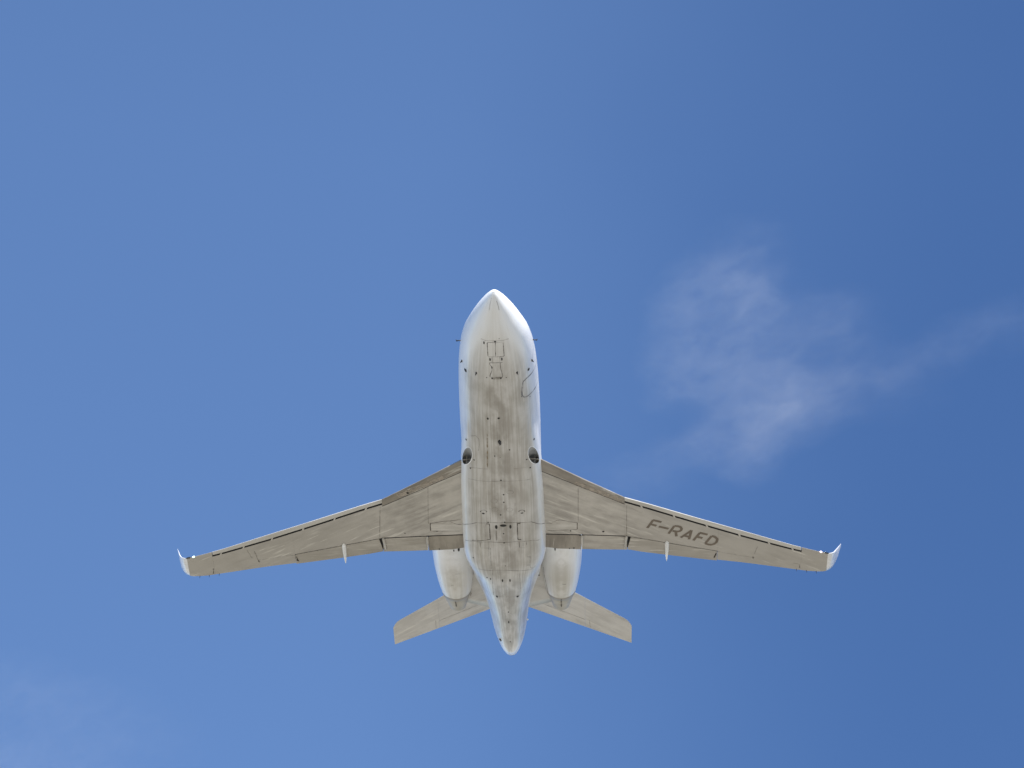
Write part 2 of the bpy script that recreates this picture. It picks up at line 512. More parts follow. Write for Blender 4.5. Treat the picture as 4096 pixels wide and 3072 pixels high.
def wing_loft(name, s, xs, ya, yb, mats, parent, nose=0.0, n=14, front_mat=0, cap=True, dz=None, tail_close=True):
    """spanwise loft of the aerofoil between chord positions ya(x) and yb(x); closed loop, front wall bulged by nose"""
    rings_ = []; fm = []
    for x in xs:
        a, b = ya(x), yb(x)
        d = (dz or (lambda x, y: 0))
        t = np.linspace(0, 1, n)**(1.6 if nose == 0 else 1.0)
        yl = a + (b-a)*t
        low = [wpt(x, y, True, s, dz=d(x, y)) for y in yl]
        up = [wpt(x, y, False, s, dz=d(x, y)) for y in yl[::-1]]
        fr = []
        if nose:
            p, q = np.array(up[-1]), np.array(low[0])
            for g in (.2, .4, .6, .8):
                w = p+(q-p)*g
                w[1] -= nose*math.sin(math.pi*g)
                fr.append(tuple(w))
        rings_.append(low+up+fr)
    m = len(rings_[0])
    v = [p for r in rings_ for p in r]
    f = grid_faces(len(xs), m, flip=(s < 0))
    fmi = []
    for i in range(len(xs)-1):
        for j in range(m):
            fmi.append(1 if (nose and j >= 2*n-1) or j == n-1 else 0)  # cove, rear wall faces take the painted shade colour
    if cap:
        a_ = tuple(range(m)); b_ = tuple((len(xs)-1)*m+j for j in range(m))
        f += [a_[::-1], b_] if s > 0 else [a_, b_[::-1]]
        fmi += [1, 1]
    o = mesh_obj(name, v, f, mats, parent, fm=fmi)
    return sharp(o, 38)

KINK = 4.52
def slat_low(x):
    return lin(LE, x) + (lin([(.9, .56), (1.52, .54), (2.4, .45), (4.5, .31)], x) if x < KINK else lin([(4.52, .155), (7, .20), (9, .22), (11.3, .16)], x))

def make_wing(s):
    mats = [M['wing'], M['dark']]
    w = None
    xs_in = [.9, 1.3, 1.6, 2, 2.5, 3, 3.5, 4, 4.3, KINK-.0005]
    xs_out = [KINK+.0005, 4.9, 5.4, 6, 6.6, 7.2, 7.8, 8.07, 8.5, 9, 9.6, 10.2, 10.8, 11.3]
    nose_in = lambda x: slat_low(x)+.03
    nose_out = lambda x: slat_low(x)+.09
    # main structural box: all one mesh
    allx = xs_in + xs_out + [11.302, 11.6, 12.0, 12.2, 12.32]
    def ya(x):
        if x < KINK: return nose_in(x)
        if x <= 11.3: return nose_out(x)
        return lin(LE, x)
    def yb(x):
        if x <= 8.08: return lin(HG, x)
        if x <= 11.2: return lin(TE, x)
        return lin(TE, x)
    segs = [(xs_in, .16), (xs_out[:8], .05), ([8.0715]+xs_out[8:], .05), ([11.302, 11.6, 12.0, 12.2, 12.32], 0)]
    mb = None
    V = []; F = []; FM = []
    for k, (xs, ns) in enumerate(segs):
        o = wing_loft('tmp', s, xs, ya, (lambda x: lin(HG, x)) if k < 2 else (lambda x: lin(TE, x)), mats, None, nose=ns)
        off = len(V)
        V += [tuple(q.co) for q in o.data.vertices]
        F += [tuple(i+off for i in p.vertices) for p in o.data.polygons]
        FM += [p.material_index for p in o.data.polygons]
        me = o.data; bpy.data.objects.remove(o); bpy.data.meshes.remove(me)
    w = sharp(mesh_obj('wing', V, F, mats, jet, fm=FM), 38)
    # slats
    def slat(xs, mat, lo):
        rg = []
        for x in xs:
            c = lin(TE, x)-lin(LE, x)
            yl = lo(x); yu = lin(LE, x)+max(.10*c, yl-lin(LE, x)+.1)
            t = np.linspace(0, 1, 9)**1.7
            low = [wpt(x, lin(LE, x)+(yl-lin(LE, x))*q, True, s) for q in t[::-1]]
            upp = [wpt(x, lin(LE, x)+(yu-lin(LE, x))*q, False, s) for q in t[1:]]
            p, q = np.array(upp[-1]), np.array(low[0])
            inn = []
            for g in (.25, .5, .75):
                r = p+(q-p)*g
                r[1] = min(r[1], lin(LE, x)+.55*(yl-lin(LE, x)))
                inn.append(tuple(r))
            rg.append(low+upp+inn)
        m = len(rg[0])
        f = grid_faces(len(xs), m, flip=(s > 0))
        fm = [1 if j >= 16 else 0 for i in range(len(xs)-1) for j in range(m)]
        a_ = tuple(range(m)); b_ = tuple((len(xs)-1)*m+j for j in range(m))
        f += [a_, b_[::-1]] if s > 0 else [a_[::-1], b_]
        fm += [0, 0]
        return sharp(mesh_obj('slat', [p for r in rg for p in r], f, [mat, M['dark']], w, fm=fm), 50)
    slat([1.3, 1.6, 2, 2.5, 3, 3.5, 4, 4.3, 4.517], M['slat_in'], slat_low)
    slat([4.5215, 4.9, 5.4, 6, 6.6, 7.2, 7.8, 8.5, 9, 9.6, 10.2, 10.8, 11.28], M['slat'], slat_low)
    # flaps: each its own panel aft of the hinge line
    def flap(xs, gap, drop, mat):
        ya_ = lambda x: lin(HG, x)+gap
        yb_ = lambda x: lin(TE, x)
        dz = lambda x, y: -drop*(y-lin(HG, x))-.012
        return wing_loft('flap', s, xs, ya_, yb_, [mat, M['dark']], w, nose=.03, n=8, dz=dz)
    flap([1.45, 2.0, 2.5, 2.88], .035, .10, M['flap_in'])
    flap([2.91, 3.4, 4.0, 4.62], .030, .08, M['flap'])
    # outer flap with slanted inner end
    def flap_out():
        rg = []
        xs = [4.76, 5.3, 5.89, 6.5, 7.2, 7.8, 8.06]
        for i, x in enumerate(xs):
            xh = x; xt = x-.13*min(1, (8.06-x)/.6)
            low = []; up = []
            for q in np.linspace(0, 1, 8):
                xx = xh+(xt-xh)*q
                y0 = lin(HG, xh)+.028
                y1 = lin(TE, xt) if i else lin(TE, xt)
                y = y0+(y1-y0)*q
                d = -.06*(y-y0)-.012
                low.append(wpt(xx, y, True, s, dz=d)); up.append(wpt(xx, y, False, s, dz=d))
            rg.append(low+up[::-1])
        m = len(rg[0])
        f = grid_faces(len(xs), m, flip=(s < 0))
        a_ = tuple(range(m)); b_ = tuple((len(xs)-1)*m+j for j in range(m))
        f += [a_[::-1], b_] if s > 0 else [a_, b_[::-1]]
        return sharp(mesh_obj('flap', [p for r in rg for p in r], f, [M['flap'], M['dark']], w), 38)
    flap_out()
    # winglet
    path = [(12.32, -.085, 14.811, 15.862), (12.42, -.05, 14.84, 15.845), (12.51, .02, 14.892, 15.839), (12.59, .13, 14.976, 15.864),
            (12.66, .28, 15.059, 15.912), (12.72, .46, 15.206, 16.017), (12.78, .68, 15.414, 16.18), (12.84, .92, 15.65, 16.354),
            (12.9, 1.16, 15.886, 16.492), (12.96, 1.38, 16.093, 16.553), (13.01, 1.56, 16.259, 16.584), (13.05, 1.70, 16.386, 16.62)]
    px = np.array(path)
    tt = np.arange(len(path)); tq = np.linspace(0, len(path)-1, 45)
    px = np.stack([pchip(tt, px[:, i], tq) for i in range(4)], 1)
    rg = []
    for i in range(len(px)):
        a, b = px[max(i-1, 0)], px[min(i+1, len(px)-1)]
        t = np.array([b[0]-a[0], b[1]-a[1]]); t /= np.linalg.norm(t)
        nrm = np.array([-t[1], t[0]])            # towards the inner (upper) side
        x, z, yl, yt = px[i]
        if i == 0:
            nrm = np.array([0, 1.0])
        c = yt-yl
        u = np.linspace(0, 1, 12)**1.5
        low = [(s*(x+nrm[0]*foil(q, True, c)), yl+c*q, z+nrm[1]*foil(q, True, c)) for q in u]
        up = [(s*(x+nrm[0]*foil(q, False, c)), yl+c*q, z+nrm[1]*foil(q, False, c)) for q in u[::-1][1:-1]]
        rg.append(low+up)
    m = len(rg[0])
    f = grid_faces(len(rg), m, flip=(s < 0))
    b_ = tuple((len(rg)-1)*m+j for j in range(m))
    f += [b_ if s > 0 else b_[::-1]]
    mesh_obj('winglet', [p for r in rg for p in r], f, M['tip'], w)
    return w
wing_r = make_wing(1)       # port wing, right in the picture
wing_l = make_wing(-1)

# ---- engines
def make_engine(s):
    cx, cz = 2.09, .80
    prof = [(13.35, .55), (13.3, .60), (13.33, .66), (13.5, .73), (13.9, .79), (14.6, .815), (15.4, .81), (16.1, .79), (16.9, .725),
            (17.4, .665), (17.72, .612), (17.86, .59)]
    yq = [p[0] for p in prof]
    n = 72
    th = -math.pi/2 + 2*math.pi*np.arange(n)/n
    def revolve(name, pr, mat, parent, dense=0):
        if dense:
            t = np.linspace(0, len(pr)-1, dense)
            pr = list(zip(pchip(range(len(pr)), [p[0] for p in pr], t), pchip(range(len(pr)), [p[1] for p in pr], t)))
        v = [(s*(cx+.012*(y-16)*-1) + r*math.cos(a), y, cz+r*math.sin(a)) for y, r in pr for a in th]
        A = [min(k, n-k)/(n/2.0) for _ in pr for k in range(n)]
        return mesh_obj(name, v, grid_faces(len(pr), n, flip=True), mat, parent, attrs={'ang': A})
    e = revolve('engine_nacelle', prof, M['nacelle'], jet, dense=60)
    revolve('intake_duct', [(13.35, .55), (13.7, .52), (14.3, .52), (14.32, .1), (13.95, .02)], M['duct'], e)
    revolve('nozzle_band', [(17.80, .6005), (17.86, .594), (18.02, .558), (18.03, .545)], M['grey'], e)
    nz = revolve('exhaust_nozzle', [(18.02, .535), (18.3, .475), (18.6, .40), (18.86, .335), (18.90, .325), (18.87, .315), (18.5, .34), (18.0, .36), (17.9, .05)], M['nozzle'], e, dense=40)
    # pylon joining the nacelle to the rear fuselage
    rg = []
    for x, y0, y1, t in ((.55, 14.3, 19.15, .17), (1.0, 14.35, 18.98, .165), (1.45, 14.5, 18.82, .16), (1.75, 14.6, 18.7, .16)):
        ring = []
        for q in np.linspace(0, 1, 14):
            h = t*(2.6*math.sqrt(q)*(1-q) if q < .3 else 1.0*(1-((q-.3)/.7)**2))
            h = t*min(1.0, 2.2*math.sqrt(q))*(1-max(0, (q-.3)/.7)*.93)
            ring.append((s*x, y0+(y1-y0)*q, .78-h*.7))
        for q in np.linspace(1, 0, 14)[1:-1]:
            h = t*min(1.0, 2.2*math.sqrt(q))*(1-max(0, (q-.3)/.7)*.93)
            ring.append((s*x, y0+(y1-y0)*q, .78+h))
        rg.append(ring)
    m = len(rg[0])
    mesh_obj('pylon', [p for r in rg for p in r], grid_faces(len(rg), m, flip=(s < 0)), M['tail'], e)
    return e
eng_r = make_engine(1)
eng_l = make_engine(-1)

# ---- tailplane
def make_tailplane(s):
    TZ = lambda x: 2.75-.08*x
    tle = lambda x: 20.42+(x-2.675)*.752
    tte = lambda x: 21.53+(x-.82)*.4775
    def sec(x, a, b, y0=None, y1=None, n=12, gap=0):
        c = b-a
        y0 = a if y0 is None else y0
        y1 = b if y1 is None else y1
        u = (y0-a)/c + (y1-y0)/c*np.linspace(0, 1, n)**(1.6 if y0 == a else 1)
        low = [(s*x, a+c*q, TZ(x)+foil(q, True, c, 1.1)) for q in u]
        up = [(s*x, a+c*q, TZ(x)+foil(q, False, c, .8)) for q in u[::-1]]
        return low+up
    hin = lambda x: tte(x)-lin([(.3, .62), (4.9, .42)], x)
    xs = [.0, .3, .8, 1.5, 2.2, 2.994]
    xs2 = [2.997, 3.6, 4.2, 4.6, 4.72, 4.80, 4.86, 4.90]
    rnd = lambda x: max(0, (x-4.6)/.3)
    cut = lambda x: .26*rnd(x)**2.6
    V = []; F = []
    for grp, hinge in ((xs, True), (xs2, False)):
        rg = [sec(x, tle(x)+cut(x), tte(x), None, hin(x) if hinge else None) for x in grp]
        m = len(rg[0]); off = len(V)
        V += [p for r in rg for p in r]
        f = grid_faces(len(rg), m, flip=(s < 0))
        a_ = tuple(range(m)); b_ = tuple((len(rg)-1)*m+j for j in range(m))
        f += [a_[::-1], b_] if s > 0 else [a_, b_[::-1]]
        F += [tuple(i+off for i in q) for q in f]
    t = sharp(mesh_obj('tailplane', V, F, M['tail'], jet), 38)
    rg = [sec(x, tle(x), tte(x), hin(x)+.008, None, n=7) for x in (.35, .8, 1.5, 2.2, 2.992)]
    m = len(rg[0])
    f = grid_faces(len(rg), m, flip=(s < 0))
    a_ = tuple(range(m)); b_ = tuple((len(rg)-1)*m+j for j in range(m))
    f += [a_[::-1], b_] if s > 0 else [a_, b_[::-1]]
    sharp(mesh_obj('elevator', [p for r in rg for p in r], f, M['tail'], t), 38)
    return t
tp_r = make_tailplane(1)
tp_l = make_tailplane(-1)

# ---- fin, centre engine intake and exhaust (behind the tail cone as seen from below)
def make_fin():
    rg = []
    for z, y0, y1, t in ((.9, 15.6, 21.3, .16), (1.6, 16.6, 21.5, .15), (2.7, 18.3, 22.0, .14), (4.0, 20.2, 22.6, .10), (4.9, 21.4, 22.95, .06)):
        u = np.linspace(0, 1, 12)
        f_ = lambda q: t*min(1, 2.4*math.sqrt(q))*(1-.95*max(0, (q-.4)/.6)**1.6)
        rg.append([(f_(q), y0+(y1-y0)*q, z) for q in u] + [(-f_(q), y0+(y1-y0)*q, z) for q in u[::-1][1:-1]])
    m = len(rg[0])
    f = grid_faces(len(rg), m) + [tuple((len(rg)-1)*m+j for j in range(m))]
    fin = mesh_obj('tail_fin', [p for r in rg for p in r], f, M['white'], jet)
    n = 40
    th = 2*np.pi*np.arange(n)/n
    pr = [(14.25, .36, 1.95), (14.2, .42, 1.95), (14.3, .47, 1.95), (15.2, .52, 1.88), (16.6, .48, 1.65), (18.2, .40, 1.35), (19.6, .3, 1.15)]
    v = [(r*math.cos(a), y, zc+r*math.sin(a)) for y, r, zc in pr for a in th]
    ce = mesh_obj('centre_engine_intake', v, grid_faces(len(pr), n, flip=True), M['white'], jet)
    v = [(r*math.cos(a), y, 1.95+r*math.sin(a)) for y, r in ((14.25, .36), (14.8, .35), (15.3, .3), (15.35, .02)) for a in th]
    mesh_obj('intake_duct', v, grid_faces(4, n, flip=True), M['duct'], ce)
    v = [(r*math.cos(a), y, .78+r*math.sin(a)) for y, r in ((21.3, .25), (21.76, .25), (21.9, .235), (21.9, .22), (21.6, .22), (21.58, .02)) for a in th]
    mesh_obj('exhaust_nozzle', v, grid_faces(6, n, flip=True), M['nozzle'], jet)
make_fin()
# ------------------------------------------------------------------ details laid on the skins
LINES = [
 ('faint','body',0.03,[(-0.1,0.249,-0.632),(-0.167,0.453,-0.765),(-0.196,0.645,-0.865)]),
 ('faint','body',0.03,[(0.096,0.33,-0.716),(0.154,0.503,-0.807),(0.182,0.644,-0.872)]),
 ('faint','body',0.03,[(-0.497,1.771,-1.097),(-0.329,1.795,-1.164),(-0.015,1.776,-1.201),(0.256,1.787,-1.18),(0.464,1.77,-1.112)]),
 ('line','body',0.035,[(-0.28,1.886,-1.192),(-0.277,2.147,-1.232),(-0.271,2.481,-1.274)]),
 ('line','body',0.035,[(0.274,1.879,-1.192),(0.283,2.181,-1.235),(0.29,2.464,-1.268)]),
 ('line','body',0.025,[(0.001,1.827,-1.21),(-0.004,2.464,-1.294)]),
 ('line','body',0.022,[(-0.271,2.489,-1.275),(0.289,2.483,-1.271)]),
 ('faint','body',0.03,[(-0.289,1.863,-1.186),(0.275,1.854,-1.188)]),
 ('line','body',0.02,[(-0.13,2.494,-1.292),(-0.138,2.728,-1.315)]),
 ('line','body',0.02,[(0.142,2.498,-1.292),(0.136,2.732,-1.315)]),
 ('line','body',0.022,[(-0.223,2.764,-1.309),(0.229,2.756,-1.308)]),
 ('line','body',0.026,[(-0.223,2.764,-1.309),(-0.215,2.861,-1.318),(-0.175,2.914,-1.326),(-0.146,3.012,-1.335),(-0.162,3.158,-1.342),(-0.22,3.338,-1.345),(-0.234,3.428,-1.347),(-0.192,3.453,-1.353)]),
 ('line','body',0.024,[(0.145,2.76,-1.317),(0.148,3.016,-1.335),(0.184,3.223,-1.343),(0.222,3.388,-1.347),(0.199,3.459,-1.353)]),
 ('line','body',0.035,[(-0.192,3.453,-1.353),(0.199,3.459,-1.353)]),
 ('stainb','body',0.06,[(-0.216,3.529,-1.354),(0.197,3.523,-1.355)]),
 ('rust','body',0.03,[(-0.432,6.327,-1.374),(-0.434,6.523,-1.402)]),
 ('rust','body',0.06,[(-0.434,6.523,-1.402),(-0.443,7.075,-1.459)]),
 ('rust','body',0.045,[(-0.443,7.075,-1.459),(-0.475,8.082,-1.554)]),
 ('faint','body',0.025,[(-1.156,8.199,-1.413),(-0.888,8.119,-1.502),(-0.471,8.097,-1.555)]),
 ('faint','body',0.022,[(0.469,8.093,-1.555),(0.992,8.126,-1.474)]),
 ('faint','body',0.025,[(-1.223,8.801,-1.415),(-1.044,8.758,-1.498),(-0.008,8.699,-1.606),(0.715,8.727,-1.575),(1.109,8.781,-1.474)]),
 ('faint','body',0.025,[(-0.443,10.152,-1.656),(-0.454,10.96,-1.669)]),
 ('faint','body',0.02,[(0.477,9.901,-1.649),(0.45,10.954,-1.669)]),
 ('line','body',0.025,[(-1.558,11.884,-0.928),(-1.395,11.432,-1.347),(-1.181,11.223,-1.512),(-0.995,11.068,-1.586),(-0.454,10.96,-1.669),(0.438,10.97,-1.67),(1.06,11.075,-1.564),(1.234,11.254,-1.482),(1.536,11.774,-1.031)]),
 ('line','body',0.04,[(-0.501,11.031,-1.667),(-0.497,11.477,-1.67),(-0.497,11.933,-1.668)]),
 ('line','body',0.05,[(-0.618,11.051,-1.657),(-0.496,11.04,-1.667)]),
 ('line','body',0.05,[(-0.621,11.95,-1.658),(-0.503,11.933,-1.668)]),
 ('line','body',0.035,[(-1.195,12.168,-1.508),(-0.896,12.08,-1.614),(-0.622,11.979,-1.658)]),
 ('faint','body',0.025,[(-0.636,11.076,-1.656),(-0.655,11.947,-1.654)]),
 ('line','body',0.04,[(0.537,11.03,-1.664),(0.532,11.493,-1.667),(0.536,11.949,-1.665)]),
 ('line','body',0.05,[(0.53,11.039,-1.665),(0.648,11.043,-1.654)]),
 ('line','body',0.05,[(0.536,11.956,-1.665),(0.659,11.971,-1.654)]),
 ('line','body',0.02,[(-1.484,12.475,-1.234),(-1.197,12.222,-1.507),(-0.513,12.075,-1.666),(0.004,12.096,-1.677),(0.567,12.058,-1.662),(1.014,12.142,-1.582),(1.348,12.306,-1.405)]),
 ('stainb','body',0.08,[(-0.253,11.331,-1.678),(-0.268,12.031,-1.676)]),
 ('faint','body',0.02,[(-1.001,11.224,-1.585),(-1.02,12.066,-1.58)]),
 ('line','body',0.025,[(-0.889,12.185,-1.614),(-0.892,12.471,-1.611)]),
 ('faint','body',0.03,[(-0.547,12.078,-1.663),(-0.576,12.949,-1.643)]),
 ('faint','body',0.02,[(-0.911,12.494,-1.606),(-0.57,12.454,-1.657)]),
 ('line','body',0.025,[(0.577,12.095,-1.661),(0.585,12.434,-1.656)]),
 ('faint','body',0.025,[(0.584,12.445,-1.656),(0.782,12.484,-1.631)]),
 ('line','body',0.03,[(0.845,12.178,-1.624),(0.853,12.322,-1.621)]),
 ('faint','body',0.025,[(0.722,12.169,-1.644),(0.716,12.382,-1.642)]),
 ('faint','body',0.03,[(-0.505,12.43,-1.662),(-0.523,13.773,-1.576)]),
 ('line','body',0.02,[(-1.026,13.979,-1.445),(-0.019,13.84,-1.579),(1.069,14.044,-1.413)]),
 ('faint','body',0.03,[(-0.471,13.847,-1.568),(-0.524,16.06,-1.001)]),
 ('faint','body',0.02,[(0.527,13.868,-1.561),(0.549,16.09,-0.988)]),
 ('faint','body',0.028,[(-0.524,16.06,-1.001),(0.549,16.09,-0.988)]),
 ('line','body',0.025,[(0.859,13.078,-1.597),(0.994,13.132,-1.561)]),
 ('faint','body',0.03,[(0.98,13.127,-1.565),(0.954,13.687,-1.52)]),
 ('line','body',0.025,[(0.833,13.618,-1.558),(0.941,13.671,-1.526)]),
 ('faint','body',0.03,[(0.954,13.687,-1.52),(0.99,13.923,-1.469),(1.097,13.995,-1.411),(1.181,13.892,-1.39)]),
 ('door','body',0.075,[(1.24,3.933,-0.661),(1.04,3.928,-0.956),(0.912,3.98,-1.08),(0.872,4.185,-1.121),(0.854,4.411,-1.142),(0.859,4.626,-1.146),(0.936,4.784,-1.093),(1.062,4.833,-0.979),(1.211,4.826,-0.789),(1.338,4.836,-0.532)]),
 ('faint','body',0.03,[(-1.08,6.689,-1.244),(-0.879,6.576,-1.319),(-0.752,6.681,-1.372),(-0.739,6.959,-1.413),(-0.793,7.257,-1.438)]),
 ('line','wl',0.045,[(-2.762,11.951,-0.846),(-2.77,12.385,-0.83)]),
 ('line','wl',0.025,[(-2.777,11.952,-0.844),(-2.23,11.776,-0.888),(-2.03,11.739,-0.903),(-1.602,11.643,-0.934)]),
 ('line','wl',0.022,[(-2.031,11.762,-0.902),(-1.895,11.866,-0.908),(-1.756,11.935,-0.914),(-1.586,11.938,-0.925)]),
 ('line','wl',0.025,[(-2.771,12.409,-0.829),(-1.603,12.329,-0.908)]),
 ('faint','wl',0.03,[(-2.74,9.792,-0.852),(-2.834,11.956,-0.84)]),
 ('faint','wl',0.035,[(-4.603,11.183,-0.701),(-4.727,12.918,-0.677)]),
 ('line','wr',0.022,[(1.564,11.913,-0.927),(1.794,11.913,-0.912),(1.986,11.756,-0.906),(2.094,11.745,-0.899),(2.741,11.982,-0.846)]),
 ('line','wr',0.035,[(2.746,11.983,-0.846),(2.743,12.377,-0.832)]),
 ('line','wr',0.025,[(1.597,12.335,-0.908),(2.466,12.381,-0.851),(2.724,12.375,-0.834)]),
 ('faint','wr',0.03,[(2.799,10.011,-0.855),(2.782,11.921,-0.845)]),
 ('faint','wr',0.03,[(4.593,11.157,-0.701),(4.601,12.891,-0.686)]),
 ('faint','wl',0.03,[(-9.914,14.072,-0.302),(-9.782,14.504,-0.305),(-9.717,14.557,-0.308)]),
 ('faint','wl',0.06,[(-9.638,14.105,-0.323),(-9.511,14.771,-0.313)]),
 ('line','wl',0.035,[(-11.345,15.322,-0.18),(-11.377,15.674,-0.163)]),
 ('faint','wr',0.03,[(9.595,14.071,-0.326),(9.477,14.559,-0.323)]),
 ('line','wr',0.03,[(11.246,15.318,-0.187),(11.276,15.551,-0.175)]),
 ('faint','wr',0.025,[(11.016,15.24,-0.204),(11.211,15.315,-0.189)]),
 ('line','wl',0.03,[(-8.259,14.289,-0.409),(-8.012,14.265,-0.44)]),
 ('line','wr',0.03,[(8.049,14.241,-0.437),(8.189,14.282,-0.413)]),
 ('faint','wl',0.02,[(-9.482,14.655,-0.319),(-8.259,14.289,-0.409)]),
 ('faint','wr',0.018,[(8.189,14.299,-0.413),(9.379,14.72,-0.323)]),
 ('smudge','wl',0.09,[(-8.077,14.391,-0.416),(-7.956,14.625,-0.448)]),
 ('smudge','wr',0.07,[(8.033,14.293,-0.439),(7.938,14.603,-0.45)]),
 ('smudge','wl',0.07,[(-9.5,14.656,-0.318),(-9.499,14.828,-0.311)]),
 ('smudge','wr',0.08,[(9.447,14.669,-0.321),(9.454,14.841,-0.313)]),
 ('seal','el',0.03,[(-1.365,16.703,0.599),(-1.396,17.203,0.646),(-1.455,17.842,0.683),(-1.528,18.318,0.723)]),
 ('seal','er',0.03,[(1.395,16.118,0.426),(1.448,16.756,0.419),(1.509,17.305,0.427),(1.563,17.765,0.469)]),
 ('line','el',0.025,[(-2.016,16.013,0.01),(-1.86,16.025,0.042)]),
 ('smudge','el',0.07,[(-2.237,16.788,0.081),(-2.089,16.766,0.062)]),
 ('line','er',0.04,[(2.126,16.748,0.062),(2.261,16.784,0.086)]),
 ('smudge','el',0.07,[(-2.104,17.952,0.231),(-2.082,18.592,0.399)]),
 ('smudge','er',0.07,[(2.069,17.799,0.2),(2.064,18.663,0.416)]),
 ('faint','tl',0.03,[(-3.14,22.041,2.471),(-3.156,22.614,2.496)]),
 ('faint','tr',0.035,[(3.17,22.1,2.47),(3.203,22.581,2.489)]),
 ('faint','body',0.018,[(-0.16,9.751,-1.653),(-0.167,9.786,-1.654),(-0.185,9.818,-1.655),(-0.213,9.844,-1.655),(-0.247,9.86,-1.655),(-0.285,9.866,-1.655),(-0.323,9.861,-1.654),(-0.356,9.845,-1.653),(-0.382,9.821,-1.651),(-0.399,9.789,-1.649),(-0.403,9.754,-1.648),(-0.396,9.718,-1.647),(-0.378,9.686,-1.647),(-0.35,9.66,-1.647),(-0.316,9.643,-1.647),(-0.278,9.637,-1.648),(-0.241,9.642,-1.649),(-0.207,9.659,-1.65),(-0.181,9.684,-1.651),(-0.165,9.716,-1.652),(-0.16,9.751,-1.653)]),
 ('faint','body',0.018,[(-0.152,10.231,-1.664),(-0.159,10.267,-1.665),(-0.178,10.3,-1.666),(-0.206,10.326,-1.666),(-0.24,10.342,-1.666),(-0.278,10.348,-1.665),(-0.316,10.343,-1.664),(-0.349,10.327,-1.663),(-0.376,10.302,-1.662),(-0.392,10.27,-1.66),(-0.397,10.234,-1.659),(-0.39,10.198,-1.659),(-0.371,10.165,-1.659),(-0.343,10.138,-1.659),(-0.309,10.121,-1.66),(-0.271,10.115,-1.661),(-0.233,10.12,-1.661),(-0.2,10.137,-1.662),(-0.174,10.162,-1.663),(-0.157,10.195,-1.664),(-0.152,10.231,-1.664)]),
 ('faint','body',0.018,[(0.438,9.297,-1.629),(0.431,9.327,-1.631),(0.413,9.352,-1.633),(0.386,9.372,-1.635),(0.352,9.384,-1.636),(0.314,9.387,-1.638),(0.277,9.381,-1.638),(0.243,9.366,-1.638),(0.217,9.344,-1.638),(0.201,9.317,-1.636),(0.196,9.287,-1.635),(0.202,9.258,-1.634),(0.22,9.232,-1.632),(0.248,9.211,-1.631),(0.282,9.199,-1.63),(0.319,9.195,-1.629),(0.356,9.202,-1.628),(0.39,9.217,-1.628),(0.416,9.24,-1.627),(0.432,9.267,-1.628),(0.438,9.297,-1.629)]),
 ('faint','body',0.018,[(0.38,10.243,-1.66),(0.373,10.273,-1.661),(0.357,10.301,-1.662),(0.332,10.322,-1.663),(0.301,10.334,-1.664),(0.266,10.338,-1.665),(0.232,10.332,-1.666),(0.201,10.317,-1.666),(0.178,10.294,-1.665),(0.163,10.266,-1.665),(0.158,10.235,-1.664),(0.164,10.204,-1.664),(0.181,10.177,-1.663),(0.206,10.155,-1.662),(0.237,10.142,-1.662),(0.272,10.138,-1.661),(0.306,10.144,-1.661),(0.336,10.16,-1.66),(0.36,10.183,-1.66),(0.375,10.212,-1.66),(0.38,10.243,-1.66)]),
 ('line','body',0.03,[(-0.825,10.397,-1.618),(-0.767,10.319,-1.627),(-0.676,10.278,-1.639),(-0.588,10.312,-1.649),(-0.568,10.371,-1.652)]),
 ('line','body',0.03,[(0.61,10.356,-1.648),(0.666,10.314,-1.641),(0.744,10.307,-1.63),(0.809,10.364,-1.62),(0.83,10.395,-1.617)])]
LINES += [('faint', h, .035, [(s*x, 21.53+(x-.82)*.4775-.62+.0435*(x-.3), 2.72-.08*x) for x in (.9, 1.6, 2.3, 2.99)]) for h, s in (('tr', 1), ('tl', -1))]
LINES += [('smudge', h, .06, [(s*8.05, 14.25, -.42), (s*7.93, 14.66, -.44)]) for h, s in (('wr', 1), ('wl', -1))]
LINES += [('buff', h, .22, [(s*x, y, WZ(x)-.09) for x, y in pts]) for h, s, pts in (('wr', 1, ((2.7, 9.68), (3.2, 10.05), (3.8, 10.46), (4.45, 10.90))), ('wl', -1, ((2.1, 9.22), (2.6, 9.58), (3.2, 10.02), (3.9, 10.48))))]
